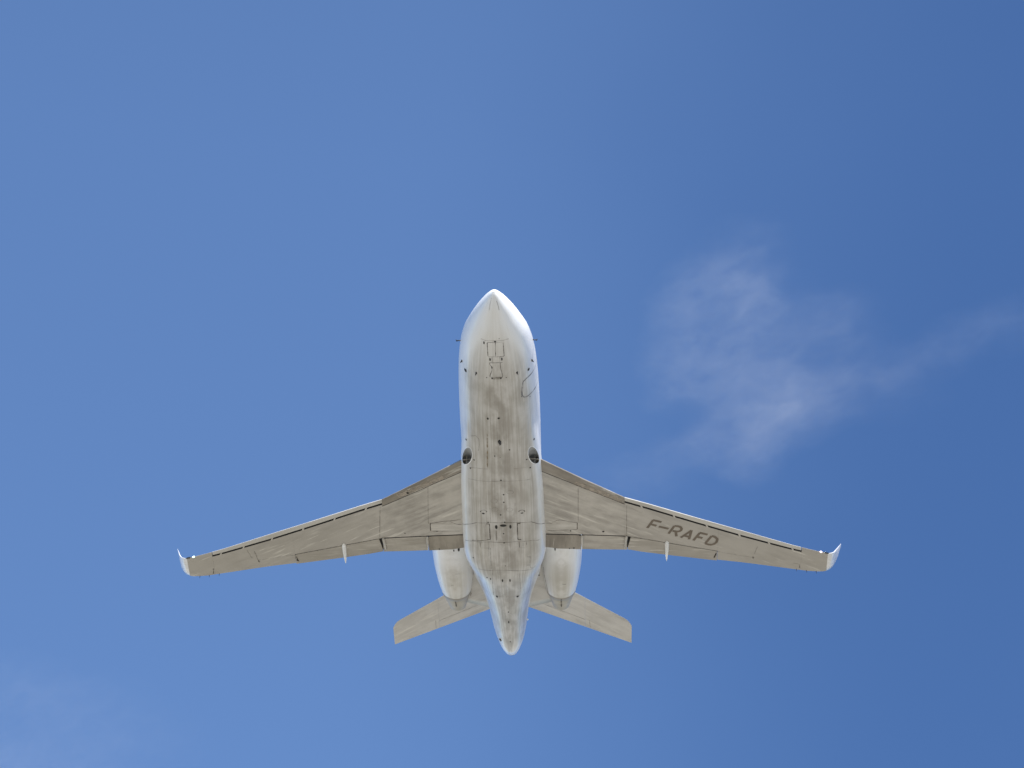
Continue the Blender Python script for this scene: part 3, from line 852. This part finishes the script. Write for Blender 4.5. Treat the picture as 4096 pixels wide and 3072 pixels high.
DOTS = [
 ('body',(-0.392,1.906,-1.166),0.025,0.062),
 ('body',(-0.005,1.809,-1.207),0.035,0.034),
 ('body',(-0.203,2.609,-1.297),0.025,0.071),
 ('body',(0.207,2.596,-1.295),0.025,0.071),
 ('body',(-1.109,3.618,-0.849),0.074,0.074),
 ('body',(1.11,3.607,-0.846),0.062,0.060),
 ('body',(-0.156,3.509,-1.359),0.026,0.033),
 ('body',(0.149,3.506,-1.359),0.025,0.032),
 ('body',(0.138,1.69,-1.179),0.012,0.018),
 ('body',(-0.346,3.49,-1.33),0.018,0.024),
 ('body',(0.335,3.491,-1.332),0.018,0.023),
 ('body',(-0.15,2.983,-1.333),0.019,0.057),
 ('body',(-0.38,5.589,-1.363),0.034,0.057),
 ('body',(0.009,5.538,-1.4),0.043,0.048),
 ('body',(0.008,6.891,-1.454),0.017,0.021),
 ('body',(0.352,7.138,-1.47),0.024,0.029),
 ('body',(-0.188,7.422,-1.501),0.024,0.030),
 ('body',(0.006,7.483,-1.508),0.013,0.015),
 ('body',(-0.97,7.753,-1.446),0.033,0.027),
 ('body',(0.978,7.755,-1.444),0.031,0.026),
 ('body',(-1.128,8.225,-1.429),0.032,0.031),
 ('body',(1.099,8.208,-1.441),0.031,0.030),
 ('body',(-1.297,7.007,-1.13),0.039,0.042),
 ('body',(1.322,7.042,-1.102),0.040,0.041),
 ('body',(0.833,4.668,-1.165),0.020,0.021),
 ('body',(1.13,4.949,-0.907),0.024,0.020),
 ('body',(0,8.652,-1.603),0.029,0.034),
 ('body',(0.075,9.413,-1.641),0.029,0.035),
 ('body',(0.07,9.826,-1.656),0.029,0.033),
 ('body',(-0.065,10.516,-1.67),0.026,0.037),
 ('body',(0.072,10.93,-1.676),0.029,0.031),
 ('body',(-0.543,10.948,-1.663),0.023,0.027),
 ('body',(0.012,11.583,-1.68),0.027,0.035),
 ('body',(0.015,12.121,-1.677),0.027,0.032),
 ('body',(-0.249,11.201,-1.678),0.047,0.113),
 ('body',(0.276,11.194,-1.677),0.040,0.106),
 ('body',(0.01,11.12,-1.678),0.123,0.068),
 ('body',(-0.803,10.392,-1.622),0.018,0.023),
 ('body',(-0.585,10.362,-1.65),0.017,0.023),
 ('body',(-0.705,10.476,-1.639),0.050,0.037),
 ('body',(0.61,10.356,-1.648),0.017,0.023),
 ('body',(0.826,10.394,-1.618),0.019,0.023),
 ('body',(0.722,10.477,-1.636),0.050,0.027),
 ('body',(-0.122,14.64,-1.429),0.028,0.120),
 ('body',(0.162,14.633,-1.43),0.028,0.120),
 ('body',(-0.387,16.136,-1.024),0.045,0.085),
 ('body',(0.408,16.153,-1.014),0.047,0.083),
 ('body',(0.022,13.549,-1.617),0.017,0.029),
 ('body',(-0.716,14.543,-1.406),0.024,0.053),
 ('body',(-0.581,14.601,-1.413),0.021,0.078),
 ('body',(-1.204,13.274,-1.468),0.027,0.039),
 ('body',(0.02,17.427,-0.758),0.023,0.062),
 ('body',(-0.004,18.377,-0.512),0.026,0.120),
 ('body',(-0.001,20.249,-0.031),0.020,0.064),
 ('wl',(-3.521,10.268,-0.78),0.047,0.047),
 ('wl',(-2.529,12.405,-0.846),0.031,0.023),
 ('wl',(-3.751,12.617,-0.754),0.031,0.023),
 ('wr',(2.492,12.441,-0.847),0.027,0.036),
 ('wr',(3.723,12.606,-0.757),0.046,0.044),
 ('wl',(-2.844,12.729,-0.818),0.131,0.022),
 ('wr',(2.911,12.742,-0.821),0.110,0.016),
 ('el',(-2.012,14.558,-0.008),0.025,0.068),
 ('el',(-1.825,14.545,0.036),0.045,0.120),
 ('wl',(-2.486,13.405,-0.891),0.020,0.045),
 ('er',(1.878,14.533,0.019),0.027,0.120),
 ('wr',(2.443,13.436,-0.896),0.022,0.053),
 ('wr',(2.607,13.412,-0.882),0.030,0.041),
 ('er',(1.208,16.974,0.635),0.031,0.038)]

HOSTS = {'body': [fuselage, fairing], 'wr': [wing_r] + list(wing_r.children), 'wl': [wing_l] + list(wing_l.children),
         'er': [eng_r] + list(eng_r.children), 'el': [eng_l] + list(eng_l.children),
         'tr': [tp_r] + list(tp_r.children), 'tl': [tp_l] + list(tp_l.children)}
BV = {}
for k, obs in HOSTS.items():
    v = []; f = []
    for o in obs:
        off = len(v)
        v += [p.co[:] for p in o.data.vertices]
        f += [[i+off for i in p.vertices] for p in o.data.polygons]
    BV[k] = BVHTree.FromPolygons(v, f)
BELOW = Vector((0, -.73, -.68))

def snap(h, p, off, away=BELOW):
    loc, n, i, d = BV[h].find_nearest(Vector(p))
    if n.dot(away) < 0:
        n = -n
    return loc + n*off, n

def resample(pts, step):
    pts = [Vector(p) for p in pts]
    out = [pts[0]]
    for a, b in zip(pts, pts[1:]):
        k = max(1, int(math.ceil((b-a).length/step)))
        out += [a.lerp(b, i/k) for i in range(1, k+1)]
    return out

def ribbon(mb, h, pts, w, off, away=BELOW, step=.06, taper=False):
    P = resample(pts, step)
    v = []
    if not hasattr(mb, 'soft'):
        mb.soft = []
    for i, p in enumerate(P):
        t = (P[min(i+1, len(P)-1)]-P[max(i-1, 0)]).normalized()
        q, n = snap(h, p, off, away)
        s_ = t.cross(n).normalized()
        ww = w*.60
        e = 1.0
        if taper and len(P) > 2:
            u = i/(len(P)-1)
            e = min(1, 5*u+.05, 5*(1-u)+.05)
            ww *= .5+.5*e
        v += [snap(h, q+s_*ww, off, away)[0], q, snap(h, q-s_*ww, off, away)[0]]
        mb.soft += [0, e, 0]
    mb.add(v, [q for i in range(len(P)-1) for q in ((3*i, 3*i+1, 3*i+4, 3*i+3), (3*i+1, 3*i+2, 3*i+5, 3*i+4))])

def disc(mb, h, c, rx, ry, off, away=BELOW, n=14, sq=2.0):
    q, nn = snap(h, c, off, away)
    ax = Vector((1, 0, 0)); ax = (ax - nn*ax.dot(nn)).normalized()
    ay = nn.cross(ax)
    if abs(nn.x) > .8:
        ax = Vector((0, 1, 0)); ax = (ax - nn*ax.dot(nn)).normalized(); ay = nn.cross(ax)
    v = [q]
    if not hasattr(mb, 'soft'):
        mb.soft = []
    for rr, sf in ((.65, 1), (1.2, 0)):
        for k in range(n):
            a = 2*math.pi*k/n
            c_, s_ = math.cos(a)*rr, math.sin(a)*rr
            v.append(snap(h, q + ax*rx*math.copysign(abs(c_)**(2/sq), c_) + ay*ry*math.copysign(abs(s_)**(2/sq), s_), off, away)[0])
    mb.soft += [1]*(n+1) + [0]*n
    mb.add(v, [(0, 1+k, 1+(k+1) % n) for k in range(n)] + [(1+k, 1+n+k, 1+n+(k+1) % n, 1+(k+1) % n) for k in range(n)])

def merge(host, mb, mat):
    """lay the marks into the host part's own mesh, as faces with a material of their own"""
    import bmesh
    me = host.data
    if mat.name not in [m.name for m in me.materials]:
        me.materials.append(mat)
    mi = [m.name for m in me.materials].index(mat.name)
    bm = bmesh.new(); bm.from_mesh(me)
    lay = bm.verts.layers.float.get('soft') or bm.verts.layers.float.new('soft')
    vs = []
    for p, sf in zip(mb.v, mb.soft):
        x = bm.verts.new(p); x[lay] = sf; vs.append(x)
    for q in mb.f:
        f = bm.faces.new([vs[i] for i in q]); f.material_index = mi; f.smooth = True
    bm.to_mesh(me); bm.free(); me.update()

def patch(name, h, cs, off, mat, parent, nu=12, nv=12, attrs=None):
    a, b, c, d = [Vector(p) for p in cs]
    v = []
    for i in range(nu+1):
        for j in range(nv+1):
            u, w = i/nu, j/nv
            v.append(snap(h, a.lerp(b, u).lerp(d.lerp(c, u), w), off)[0])
    f = [(i*(nv+1)+j, (i+1)*(nv+1)+j, (i+1)*(nv+1)+j+1, i*(nv+1)+j+1) for i in range(nu) for j in range(nv)]
    at = None
    if attrs is not None:
        at = {'ang': [.5*abs(p[0])/attrs for p in v]}
    return mesh_obj(name, v, f, mat, parent, attrs=at)

# gear doors and access panels
patch('nose_gear_door', 'body', [(-.268, 1.864, -1.191), (-.004, 1.84, -1.212), (-.006, 2.456, -1.293), (-.267, 2.478, -1.274)], .003, M['body'], fuselage, attrs=1.1)
patch('nose_gear_door', 'body', [(.006, 1.84, -1.212), (.267, 1.86, -1.19), (.279, 2.47, -1.271), (.004, 2.456, -1.293)], .003, M['body'], fuselage, attrs=1.1)
patch('main_gear_door', 'body', [(-1.40, 11.45, -1.34), (-.512, 11.052, -1.666), (-.512, 11.927, -1.667), (-1.36, 12.25, -1.38)], .003, M['body'], fairing, attrs=1.55)
patch('main_gear_door', 'body', [(.548, 11.054, -1.664), (1.40, 11.45, -1.34), (1.36, 12.25, -1.38), (.547, 11.943, -1.664)], .003, M['body'], fairing, attrs=1.55)
patch('gear_leg_door', 'wl', [(-2.735, 11.971, -.847), (-1.45, 11.92, -.93), (-1.45, 12.315, -.92), (-2.747, 12.384, -.832)], .003, M['pale'], wing_l)
patch('gear_leg_door', 'wr', [(1.45, 11.92, -.93), (2.735, 11.985, -.846), (2.724, 12.36, -.834), (1.45, 12.32, -.92)], .003, M['pale'], wing_r)

# passenger door on the port side
v = []; A = []
yy = np.linspace(3.96, 4.82, 16)
for y in yy:
    rg = body_ring(y)
    an = ang_of(rg)
    for j in range(15, 60):
        p = rg[j]; d = np.array([p[0], 0, p[2]-0.0]); d /= np.linalg.norm(d)
        v.append(p + d*.003); A.append(an[j])
nj = 45
f = [(i*nj+j, i*nj+j+1, (i+1)*nj+j+1, (i+1)*nj+j) for i in range(15) for j in range(nj-1)]
door = mesh_obj('passenger_door', v, f, M['body'], fuselage, attrs={'ang': A})

# seams, stains, drain holes
parent_of = {'body': fuselage, 'wr': wing_r, 'wl': wing_l, 'er': eng_r, 'el': eng_l, 'tr': tp_r, 'tl': tp_l}
STY = {'line': ('panel_seam', 'line', .0040), 'faint': ('faint_panel_seam', 'faint', .0036), 'rust': ('rust_streak', 'rust', .0030),
       'stainb': ('dark_streak', 'stain', .0028), 'smudge': ('soot_smudge', 'smudge', .0030), 'seal': ('sealant_joint', 'seal', .0044), 'buff': ('buff_stain', 'buff', .0050), 'door': ('door_outline', 'doorline', .0065)}
bins = {}
for i, (sty, h, w, pts) in enumerate(LINES):
    mb = bins.setdefault((sty, h), MB())
    ribbon(mb, h, pts, w, STY[sty][2] + (i % 9)*.00025, taper=sty in ('rust', 'stainb', 'smudge'))
ribbon(bins[('door', 'body')], 'body', [(1.24, 3.933, -.661), (1.36, 3.935, -.3), (1.375, 3.94, .3), (1.2, 3.95, .72)], .03, .0067)
ribbon(bins[('door', 'body')], 'body', [(1.338, 4.836, -.532), (1.40, 4.84, 0), (1.40, 4.84, .3), (1.2, 4.83, .78)], .03, .0068)
for (sty, h), mb in bins.items():
    merge(parent_of[h], mb, M[STY[sty][1]])
holes = {}
for i, (h, c, rx, ry) in enumerate(DOTS):
    disc(holes.setdefault(h, MB()), h, c, rx, ry, .0075 + (i % 5)*.0003)
for h, mb in holes.items():
    merge(parent_of[h], mb, M['spot'])

# registration under the port wing
LET = [[(5.378, 12.554), (5.597, 12.107)], [(5.583, 12.105), (5.909, 12.26)], [(5.506, 12.343), (5.724, 12.454)], [(5.811, 12.507), (6.183, 12.678)],
       [(6.187, 12.971), (6.398, 12.531)], [(6.398, 12.531), (6.55, 12.569), (6.638, 12.633), (6.676, 12.727), (6.656, 12.815), (6.599, 12.865), (6.498, 12.878), (6.337, 12.817)],
       [(6.454, 12.873), (6.488, 13.159)], [(6.65, 13.254), (7.049, 12.864)], [(7.049, 12.864), (6.966, 13.387)], [(6.801, 13.156), (6.984, 13.242)],
       [(7.135, 13.472), (7.372, 13.043)], [(7.358, 13.03), (7.666, 13.173)], [(7.261, 13.269), (7.475, 13.358)], [(7.593, 13.699), (7.822, 13.268)],
       [(7.822, 13.268), (7.947, 13.337), (8.038, 13.459), (8.041, 13.561), (8.008, 13.672), (7.93, 13.766), (7.814, 13.801), (7.711, 13.767), (7.593, 13.699)]]
mb = MB()
for i, st in enumerate(LET):
    ribbon(mb, 'wr', [(x, y, WZ(x)-.08) for x, y in st], .085, .0045 + i*.0003, step=.05)
mb.build('registration_letters', M['letter'], wing_r)

# flush cooling intakes cut into the fairing shoulders
def cut_intake(s):
    c = Vector((s*1.213, 7.53, -1.307))
    ax = Vector((-s*.03, .90, .39)).normalized()
    e1 = ax.cross(Vector((0, 0, 1))).normalized(); e2 = ax.cross(e1)
    r = .205
    me = fairing.data
    def rad(p):
        d = p-c
        return math.hypot(d.dot(e1), d.dot(e2))
    near = [((v.co-c).length < 1.1) for v in me.vertices]
    ins = [near[i] and rad(v.co) < r for i, v in enumerate(me.vertices)]
    kill = set()
    import bmesh
    bm = bmesh.new(); bm.from_mesh(me); bm.verts.ensure_lookup_table()
    dead = [f for f in bm.faces if all(ins[v.index] for v in f.verts)]
    for v in bm.verts:
        if ins[v.index] and any(not all(ins[w.index] for w in f.verts) for f in v.link_faces):
            d = v.co-c
            a, b = d.dot(e1), d.dot(e2)
            k = math.hypot(a, b)
            if k < 1e-4:
                continue
            tgt = v.co + (e1*a + e2*b)*(r/k-1)
            hit = BV['body'].ray_cast(tgt - ax*1.5, ax)
            if hit[0]:
                v.co = hit[0]
    bmesh.ops.delete(bm, geom=dead, context='FACES')
    bm.to_mesh(me); bm.free(); me.update()
    n = 56
    rim = []
    for k in range(n):
        a = 2*math.pi*k/n
        p = c + e1*r*1.0*math.cos(a) + e2*r*1.0*math.sin(a)
        hit = BV['body'].ray_cast(p - ax*1.5, ax)
        rim.append((hit[0], hit[1]))
    rings_ = [[p for p, _ in rim], [p + ax*.25 for p, _ in rim]]
    ctr = sum((p for p, _ in rim), Vector())/n
    rings_.append([ctr + ax*(.75 - (p-ctr).dot(ax)*0) + ((p-ctr) - ax*(p-ctr).dot(ax)) for p, _ in rim])
    v = [p for q in rings_ for p in q]
    f = grid_faces(3, n)
    v.append(ctr+ax*.75); k0 = len(v)-1
    f += [(2*n+k, 2*n+(k+1) % n, k0) for k in range(n)]
    d = mesh_obj('cooling_intake', v, f, M['duct'], fairing)
    # pale lip
    v = []
    for p, nn in rim:
        if nn.dot(BELOW) < 0: nn = -nn
        o = (p-ctr); o = (o - nn*o.dot(nn)).normalized()
        v += [p + nn*.006 - o*.004, p + nn*.004 + o*.028]
    f = [(2*k, 2*k+1, 2*((k+1) % n)+1, 2*((k+1) % n)) for k in range(n)]
    mesh_obj('intake_lip', v, f, M['white'], fairing)
    # splitter vane down inside
    mb = MB()
    R = Matrix((e1, ax, e2)).transposed()
    mb.box(ctr + ax*.42, (r*1.9, .12, .02), R)
    mb.box(ctr + ax*.45 + e1*.05*s, (.02, .12, r*1.6), R)
    mb.build('intake_vane', M['grey'], fairing, smooth=False)
cut_intake(1)
cut_intake(-1)

# probes, antennas, small lamps
def blob(mb, c, r, R=None, n=12, m=7):
    R = R or Matrix.Identity(3)
    rings_ = []
    for i in range(m):
        t = math.pi*(i+.5)/m
        rings_.append([Vector(c) + R @ Vector((r[0]*math.sin(t)*math.cos(2*math.pi*k/n), r[1]*math.cos(t), r[2]*math.sin(t)*math.sin(2*math.pi*k/n))) for k in range(n)])
    mb.loft(rings_)
def rod(mb, a, b, r0, r1, n=8):
    a, b = Vector(a), Vector(b)
    t = (b-a).normalized(); u = t.orthogonal().normalized(); w = t.cross(u)
    mb.loft([[p + (u*math.cos(2*math.pi*k/n) + w*math.sin(2*math.pi*k/n))*r for k in range(n)] for p, r in ((a, r0), (b, r1))])
def finlet(mb, base, out, chord, height, thick, sweep=.5):
    base, out = Vector(base), Vector(out).normalized()
    fw = Vector((0, 1, 0)); fw = (fw - out*fw.dot(out)).normalized(); sd = fw.cross(out)
    rg = []
    for h, k, dy in ((-.02, 1, 0), (height*.6, .75, sweep*chord*.6), (height, .5, sweep*chord)):
        rg.append([base + out*h + fw*(dy + chord*k*(y-.5)) + sd*thick*k*x for y, x in ((0, 0), (.25, .5), (.6, .45), (1, 0), (.6, -.45), (.25, -.5))])
    mb.loft(rg)
for s in (-1, 1):
    mb = MB()
    q, n = snap('body', (s*1.27, 2.86, -.12), 0, Vector((s, 0, 0)))
    rod(mb, q - n*.02, q + n*.13 + Vector((0, .03, 0)), .022, .016)
    rod(mb, q + n*.13 + Vector((0, .06, 0)), q + n*.16 + Vector((0, -.03, -.01)), .018, .012)
    mb.build('pitot_probe', M['black'], fuselage)
    for p, sz in (((s*1.227, 3.39, -.61), .11), ((s*.714, 3.41, -1.188), .10)):
        mb = MB()
        q, n = snap('body', p, 0)
        blob(mb, q, (.035, .06, .03))
        finlet(mb, q, n, sz, .07, .03)
        mb.build('air_data_vane', M['black'], fuselage)
mb = MB(); q, n = snap('body', (0, 6.76, -1.42), 0)
finlet(mb, q, n, .26, .09, .13, .12)
mb.build('blade_antenna', M['black'], fuselage)
mb = MB(); blob(mb, (-.405, 20.29, .12), (.045, .05, .045)); blob(mb, (-.38, 20.36, .12), (.03, .06, .035))
mb.build('tail_beacon', M['black'], fuselage)
mb = MB(); blob(mb, (.715, 19.33, .36), (.03, .05, .03)); rod(mb, (.60, 19.33, .37), (.71, 19.33, .36), .014, .012)
mb.build('tail_antenna', M['white'], fuselage)

# wing fittings
for s, w, h, lampm in ((1, wing_r, 'wr', M['lamp_r']), (-1, wing_l, 'wl', M['lamp_g'])):
    for x in (5.15, 6.38, 7.63, 8.88, 10.03, 10.95):
        mb = MB()
        y0, y1 = slat_low(x)-.03, slat_low(x)+.14
        sl = .65
        z = wpt(x, y0+.06, True, s)[2]
        c = Vector((s*x, (y0+y1)/2, z+.010))
        R = Matrix.Rotation(-s*.35, 3, 'Z')
        mb.box(c, (.055, y1-y0, .03), R)
        mb.build('slat_track', M['pale'], w, smooth=False)
    def canoe(x0, y0, x1, y1, wd, dp, zoff, mat):
        rg = []
        for t in np.linspace(0, 1, 16):
            k = max(.03, min(1, 3.2*math.sqrt(t))*(1-t**2.2)**.8)
            x = x0+(x1-x0)*t; y = y0+(y1-y0)*t
            z = WZ(x) - .035 + zoff - .03*t
            rg.append([(s*x + wd/2*k*math.cos(a), y, z + dp*k*(math.sin(a)-.1)) for a in np.linspace(0, 2*math.pi, 14, endpoint=False)])
        mb = MB(); mb.loft(rg)
        mb.build('flap_track_fairing', mat, w)
    canoe(6.13, 13.40, 6.135, 14.60, .16, .10, .0, M['white'])
    canoe(2.915, 12.70, 2.92, 13.50, .10, .06, -.05, M['pale'])
    canoe(4.60, 12.92, 4.52, 13.66, .11, .06, -.03, M['pale'])
    mb = MB()
    a, b = Vector((s*4.70, 12.97, WZ(4.7)+.0)), Vector((s*4.575, 13.68, WZ(4.6)+.01))
    d = (b-a).normalized(); sd = d.cross(Vector((0, 0, 1))).normalized()
    R = Matrix((sd, d, sd.cross(d))).transposed()
    mb.box((a+b)/2, (.17, (b-a).length, .016), R)
    mb.build('added_flap_gap_strip', M['dark'], w, smooth=False)  # black strip added behind the flap gap so no sky shows through
    mb = MB()
    blob(mb, (s*12.05, 14.70, WZ(12.05)+.005), (.055, .035, .035), Matrix.Rotation(s*.4, 3, 'Z'))
    mb.build('navigation_light', lampm, w)['label'] = 'lit pinkish white wing tip lamp' if s > 0 else 'lit greenish white wing tip lamp'
    mb = MB()
    blob(mb, (s*12.26, 14.795, -.08), (.12, .035, .04), Matrix.Rotation(s*.3, 3, 'Z'))
    mb.build('navigation_light_cover', M['glass'], w)
    for x in (11.15, 11.55, 11.93):
        mb = MB(); y = lin(TE, x)
        rod(mb, (s*x, y-.03, WZ(x)), (s*(x+.02), y+.11, WZ(x)-.01), .012, .006)
        mb.build('static_wick', M['black'], w)

# cabin and cockpit windows (high on the sides)
for s in (-1, 1):
    for i in range(14):
        y = 5.55+.62*i
        mb = MB()
        disc(mb, 'body', (s*1.4, y, .42), .14, .19, .005, Vector((s, 0, .2)), n=24, sq=2.8)
        mb.build('cabin_window', M['glass'], fuselage)
    for cs in ([(.06, 2.35, .55), (.62, 2.42, .40), (.78, 3.02, .72), (.06, 3.0, .80)], [(.70, 2.46, .36), (1.03, 2.75, .32), (1.12, 3.25, .60), (.86, 3.05, .70)],
               [(1.08, 2.82, .32), (1.2, 3.25, .34), (1.22, 3.62, .55), (1.16, 3.3, .60)]):
        mb = MB()
        v = []
        up = Vector((s*.5, -.5, .7))
        a, b, c_, d = [Vector((s*p[0], p[1], p[2])) for p in cs]
        for i in range(9):
            for j in range(9):
                v.append(snap('body', a.lerp(b, i/8).lerp(d.lerp(c_, i/8), j/8), .005, up)[0])
        mb.add(v, [(i*9+j, (i+1)*9+j, (i+1)*9+j+1, i*9+j+1) for i in range(8) for j in range(8)])
        mb.build('cockpit_window', M['glass'], fuselage)

# ------------------------------------------------------------------ high thin clouds
def ico(n=20, m=12):
    v = []; f = []
    for i in range(m+1):
        t = math.pi*i/m
        for k in range(n):
            v.append(Vector((math.sin(t)*math.cos(2*math.pi*k/n), math.sin(t)*math.sin(2*math.pi*k/n), math.cos(t))))
    return v, [(i*n+k, (i+1)*n+k, (i+1)*n+(k+1) % n, i*n+(k+1) % n) for i in range(m) for k in range(n)]

def cloud(E, label, dens):
    E = [(a, b, c, d*1.4, e*1.8, f*1.5, g, h) for a, b, c, d, e, f, g, h in E]
    o0 = Vector((sum(e[0] for e in E)/len(E), sum(e[1] for e in E)/len(E), E[0][2]))
    V = []; F = []
    sv, sf = ico()
    for cx, cy, cz, rx, ry, rz, rot, w in E:
        R = Matrix.Rotation(rot, 3, 'Z')
        off = len(V)
        V += [Vector((cx, cy, cz)) - o0 + R @ Vector((p.x*rx, p.y*ry, p.z*rz)) for p in sv]
        F += [tuple(i+off for i in q) for q in sf]
    tmp = mesh_obj('cloud_hull', V, F, [])
    md = tmp.modifiers.new('r', 'REMESH'); md.mode = 'VOXEL'; md.voxel_size = 5.0
    dg = bpy.context.evaluated_depsgraph_get()
    me = bpy.data.meshes.new_from_object(tmp.evaluated_get(dg))
    tm = tmp.data; bpy.data.objects.remove(tmp); bpy.data.meshes.remove(tm)
    m = bpy.data.materials.new('cloud_vapour'); m.use_nodes = True
    nt = m.node_tree
    for n_ in list(nt.nodes):
        nt.nodes.remove(n_)
    out = nt.nodes.new('ShaderNodeOutputMaterial')
    vol = nt.nodes.new('ShaderNodeVolumePrincipled')
    nt.links.new(vol.outputs[0], out.inputs['Volume'])
    vol.inputs['Color'].default_value = (.98, .98, .98, 1)
    vol.inputs['Anisotropy'].default_value = .1
    tc = N(nt, 'ShaderNodeTexCoord')
    wn1 = N(nt, 'ShaderNodeTexNoise'); wn1.inputs['Scale'].default_value = .014; wn1.inputs['Detail'].default_value = 5
    nt.links.new(tc.outputs['Object'], wn1.inputs['Vector'])
    sb = N(nt, 'ShaderNodeVectorMath', operation='SUBTRACT'); nt.links.new(wn1.outputs['Color'], sb.inputs[0]); sb.inputs[1].default_value = (.5, .5, .5)
    sc = N(nt, 'ShaderNodeVectorMath', operation='SCALE'); nt.links.new(sb.outputs[0], sc.inputs[0]); sc.inputs['Scale'].default_value = 70
    ad = N(nt, 'ShaderNodeVectorMath', operation='ADD'); nt.links.new(tc.outputs['Object'], ad.inputs[0]); nt.links.new(sc.outputs[0], ad.inputs[1])
    tot = None
    for cx, cy, cz, rx, ry, rz, rot, w in E:
        mp = N(nt, 'ShaderNodeMapping', vector_type='TEXTURE')
        mp.inputs[1].default_value = (cx-o0.x, cy-o0.y, cz-o0.z)
        mp.inputs[2].default_value = (0, 0, rot)
        mp.inputs[3].default_value = (rx, ry, rz)
        nt.links.new(ad.outputs[0], mp.inputs[0])
        g = N(nt, 'ShaderNodeTexGradient', gradient_type='SPHERICAL')
        nt.links.new(mp.outputs[0], g.inputs[0])
        x = math_node(nt, 'MULTIPLY', g.outputs['Fac'], w)
        tot = x if tot is None else math_node(nt, 'ADD', tot, x)
    fn = noise(nt, ad.outputs[0], (.012, .030, .03), rot=(0, 0, .5), detail=7, rough=.66)
    k = ramp(nt, fn, .34, .70, .35, 1.6)
    dn = math_node(nt, 'MULTIPLY', math_node(nt, 'MULTIPLY', tot, k), dens)
    nt.links.new(dn, vol.inputs['Density'])
    m.cycles.volume_step_rate = 0.6
    me.materials.append(m)
    o = bpy.data.objects.new('cloud', me)
    col.objects.link(o)
    o.location = o0
    tag(o, label, 'cloud', group='thin white clouds')
MAIN = [ (208, 3163, 3200, 88, 48, 28, 2.36, 1.0), (163, 3239, 3200, 88, 46, 27, 1.81, 0.8), (145, 3352, 3200, 100, 41, 24, 1.65, 0.8), (262, 3169, 3200, 79, 45, 27, 1.08, 0.9), (277, 3243, 3200, 76, 43, 25, 1.69, 0.9), (241, 3319, 3200, 79, 43, 26, 2.33, 0.8), (178, 3383, 3200, 93, 44, 26, 2.33, 0.8), (257, 3062, 3200, 66, 33, 20, -0.21, 0.35), (298, 3109, 3200, 83, 34, 20, 1.57, 0.35), (163, 3611, 3200, 107, 42, 25, -0.43, 0.6), (282, 3559, 3200, 109, 54, 32, -0.36, 1.2), (351, 3491, 3200, 89, 54, 32, -0.83, 0.8), (417, 3453, 3200, 90, 50, 30, -0.26, 0.85), (304, 3458, 3200, 82, 65, 39, -1.36, 0.6), (404, 3257, 3200, 85, 46, 27, -0.46, 0.5), (456, 3307, 3200, 90, 41, 24, 0.99, 0.4), (262, 3425, 3200, 103, 77, 45, -0.99, 0.5), (357, 3385, 3200, 95, 64, 38, 0.59, 0.45), (286, 3612, 3200, 64, 42, 25, 1.03, 0.5), (74, 3664, 3200, 77, 43, 25, 2.81, 0.35), (326, 3299, 3200, 151, 87, 51, 0.87, 0.3), (515, 3416, 3200, 113, 56, 33, 0.64, 0.18), (306, 3439, 3200, 124, 71, 42, 0.79, 0.3) ]
STREAK = [ (544, 3377, 3200, 95, 41, 24, -0.45, 0.55), (629, 3321, 3200, 86, 41, 24, -0.7, 0.55), (721, 3269, 3200, 102, 44, 26, -0.34, 0.6), (509, 3372, 3200, 59, 35, 21, 1.04, 0.3) ]

HAZE = [ (-1169, 4273, 3200, 189, 75, 45, 0.31, 0.5), (-979, 4384, 3200, 191, 83, 49, 0.65, 0.45), (-1164, 4476, 3200, 218, 92, 54, 0.23, 0.6), (-1181, 4577, 3200, 234, 79, 47, 0.12, 0.6) ]
cloud(MAIN, 'wispy hooked veil of thin white cloud high to the right of the jet', .00118)
cloud(STREAK, 'faint long streak of cloud running out to the right edge', .00095)
cloud(HAZE, 'very faint pale haze band in the bottom left corner of the sky', .00055)
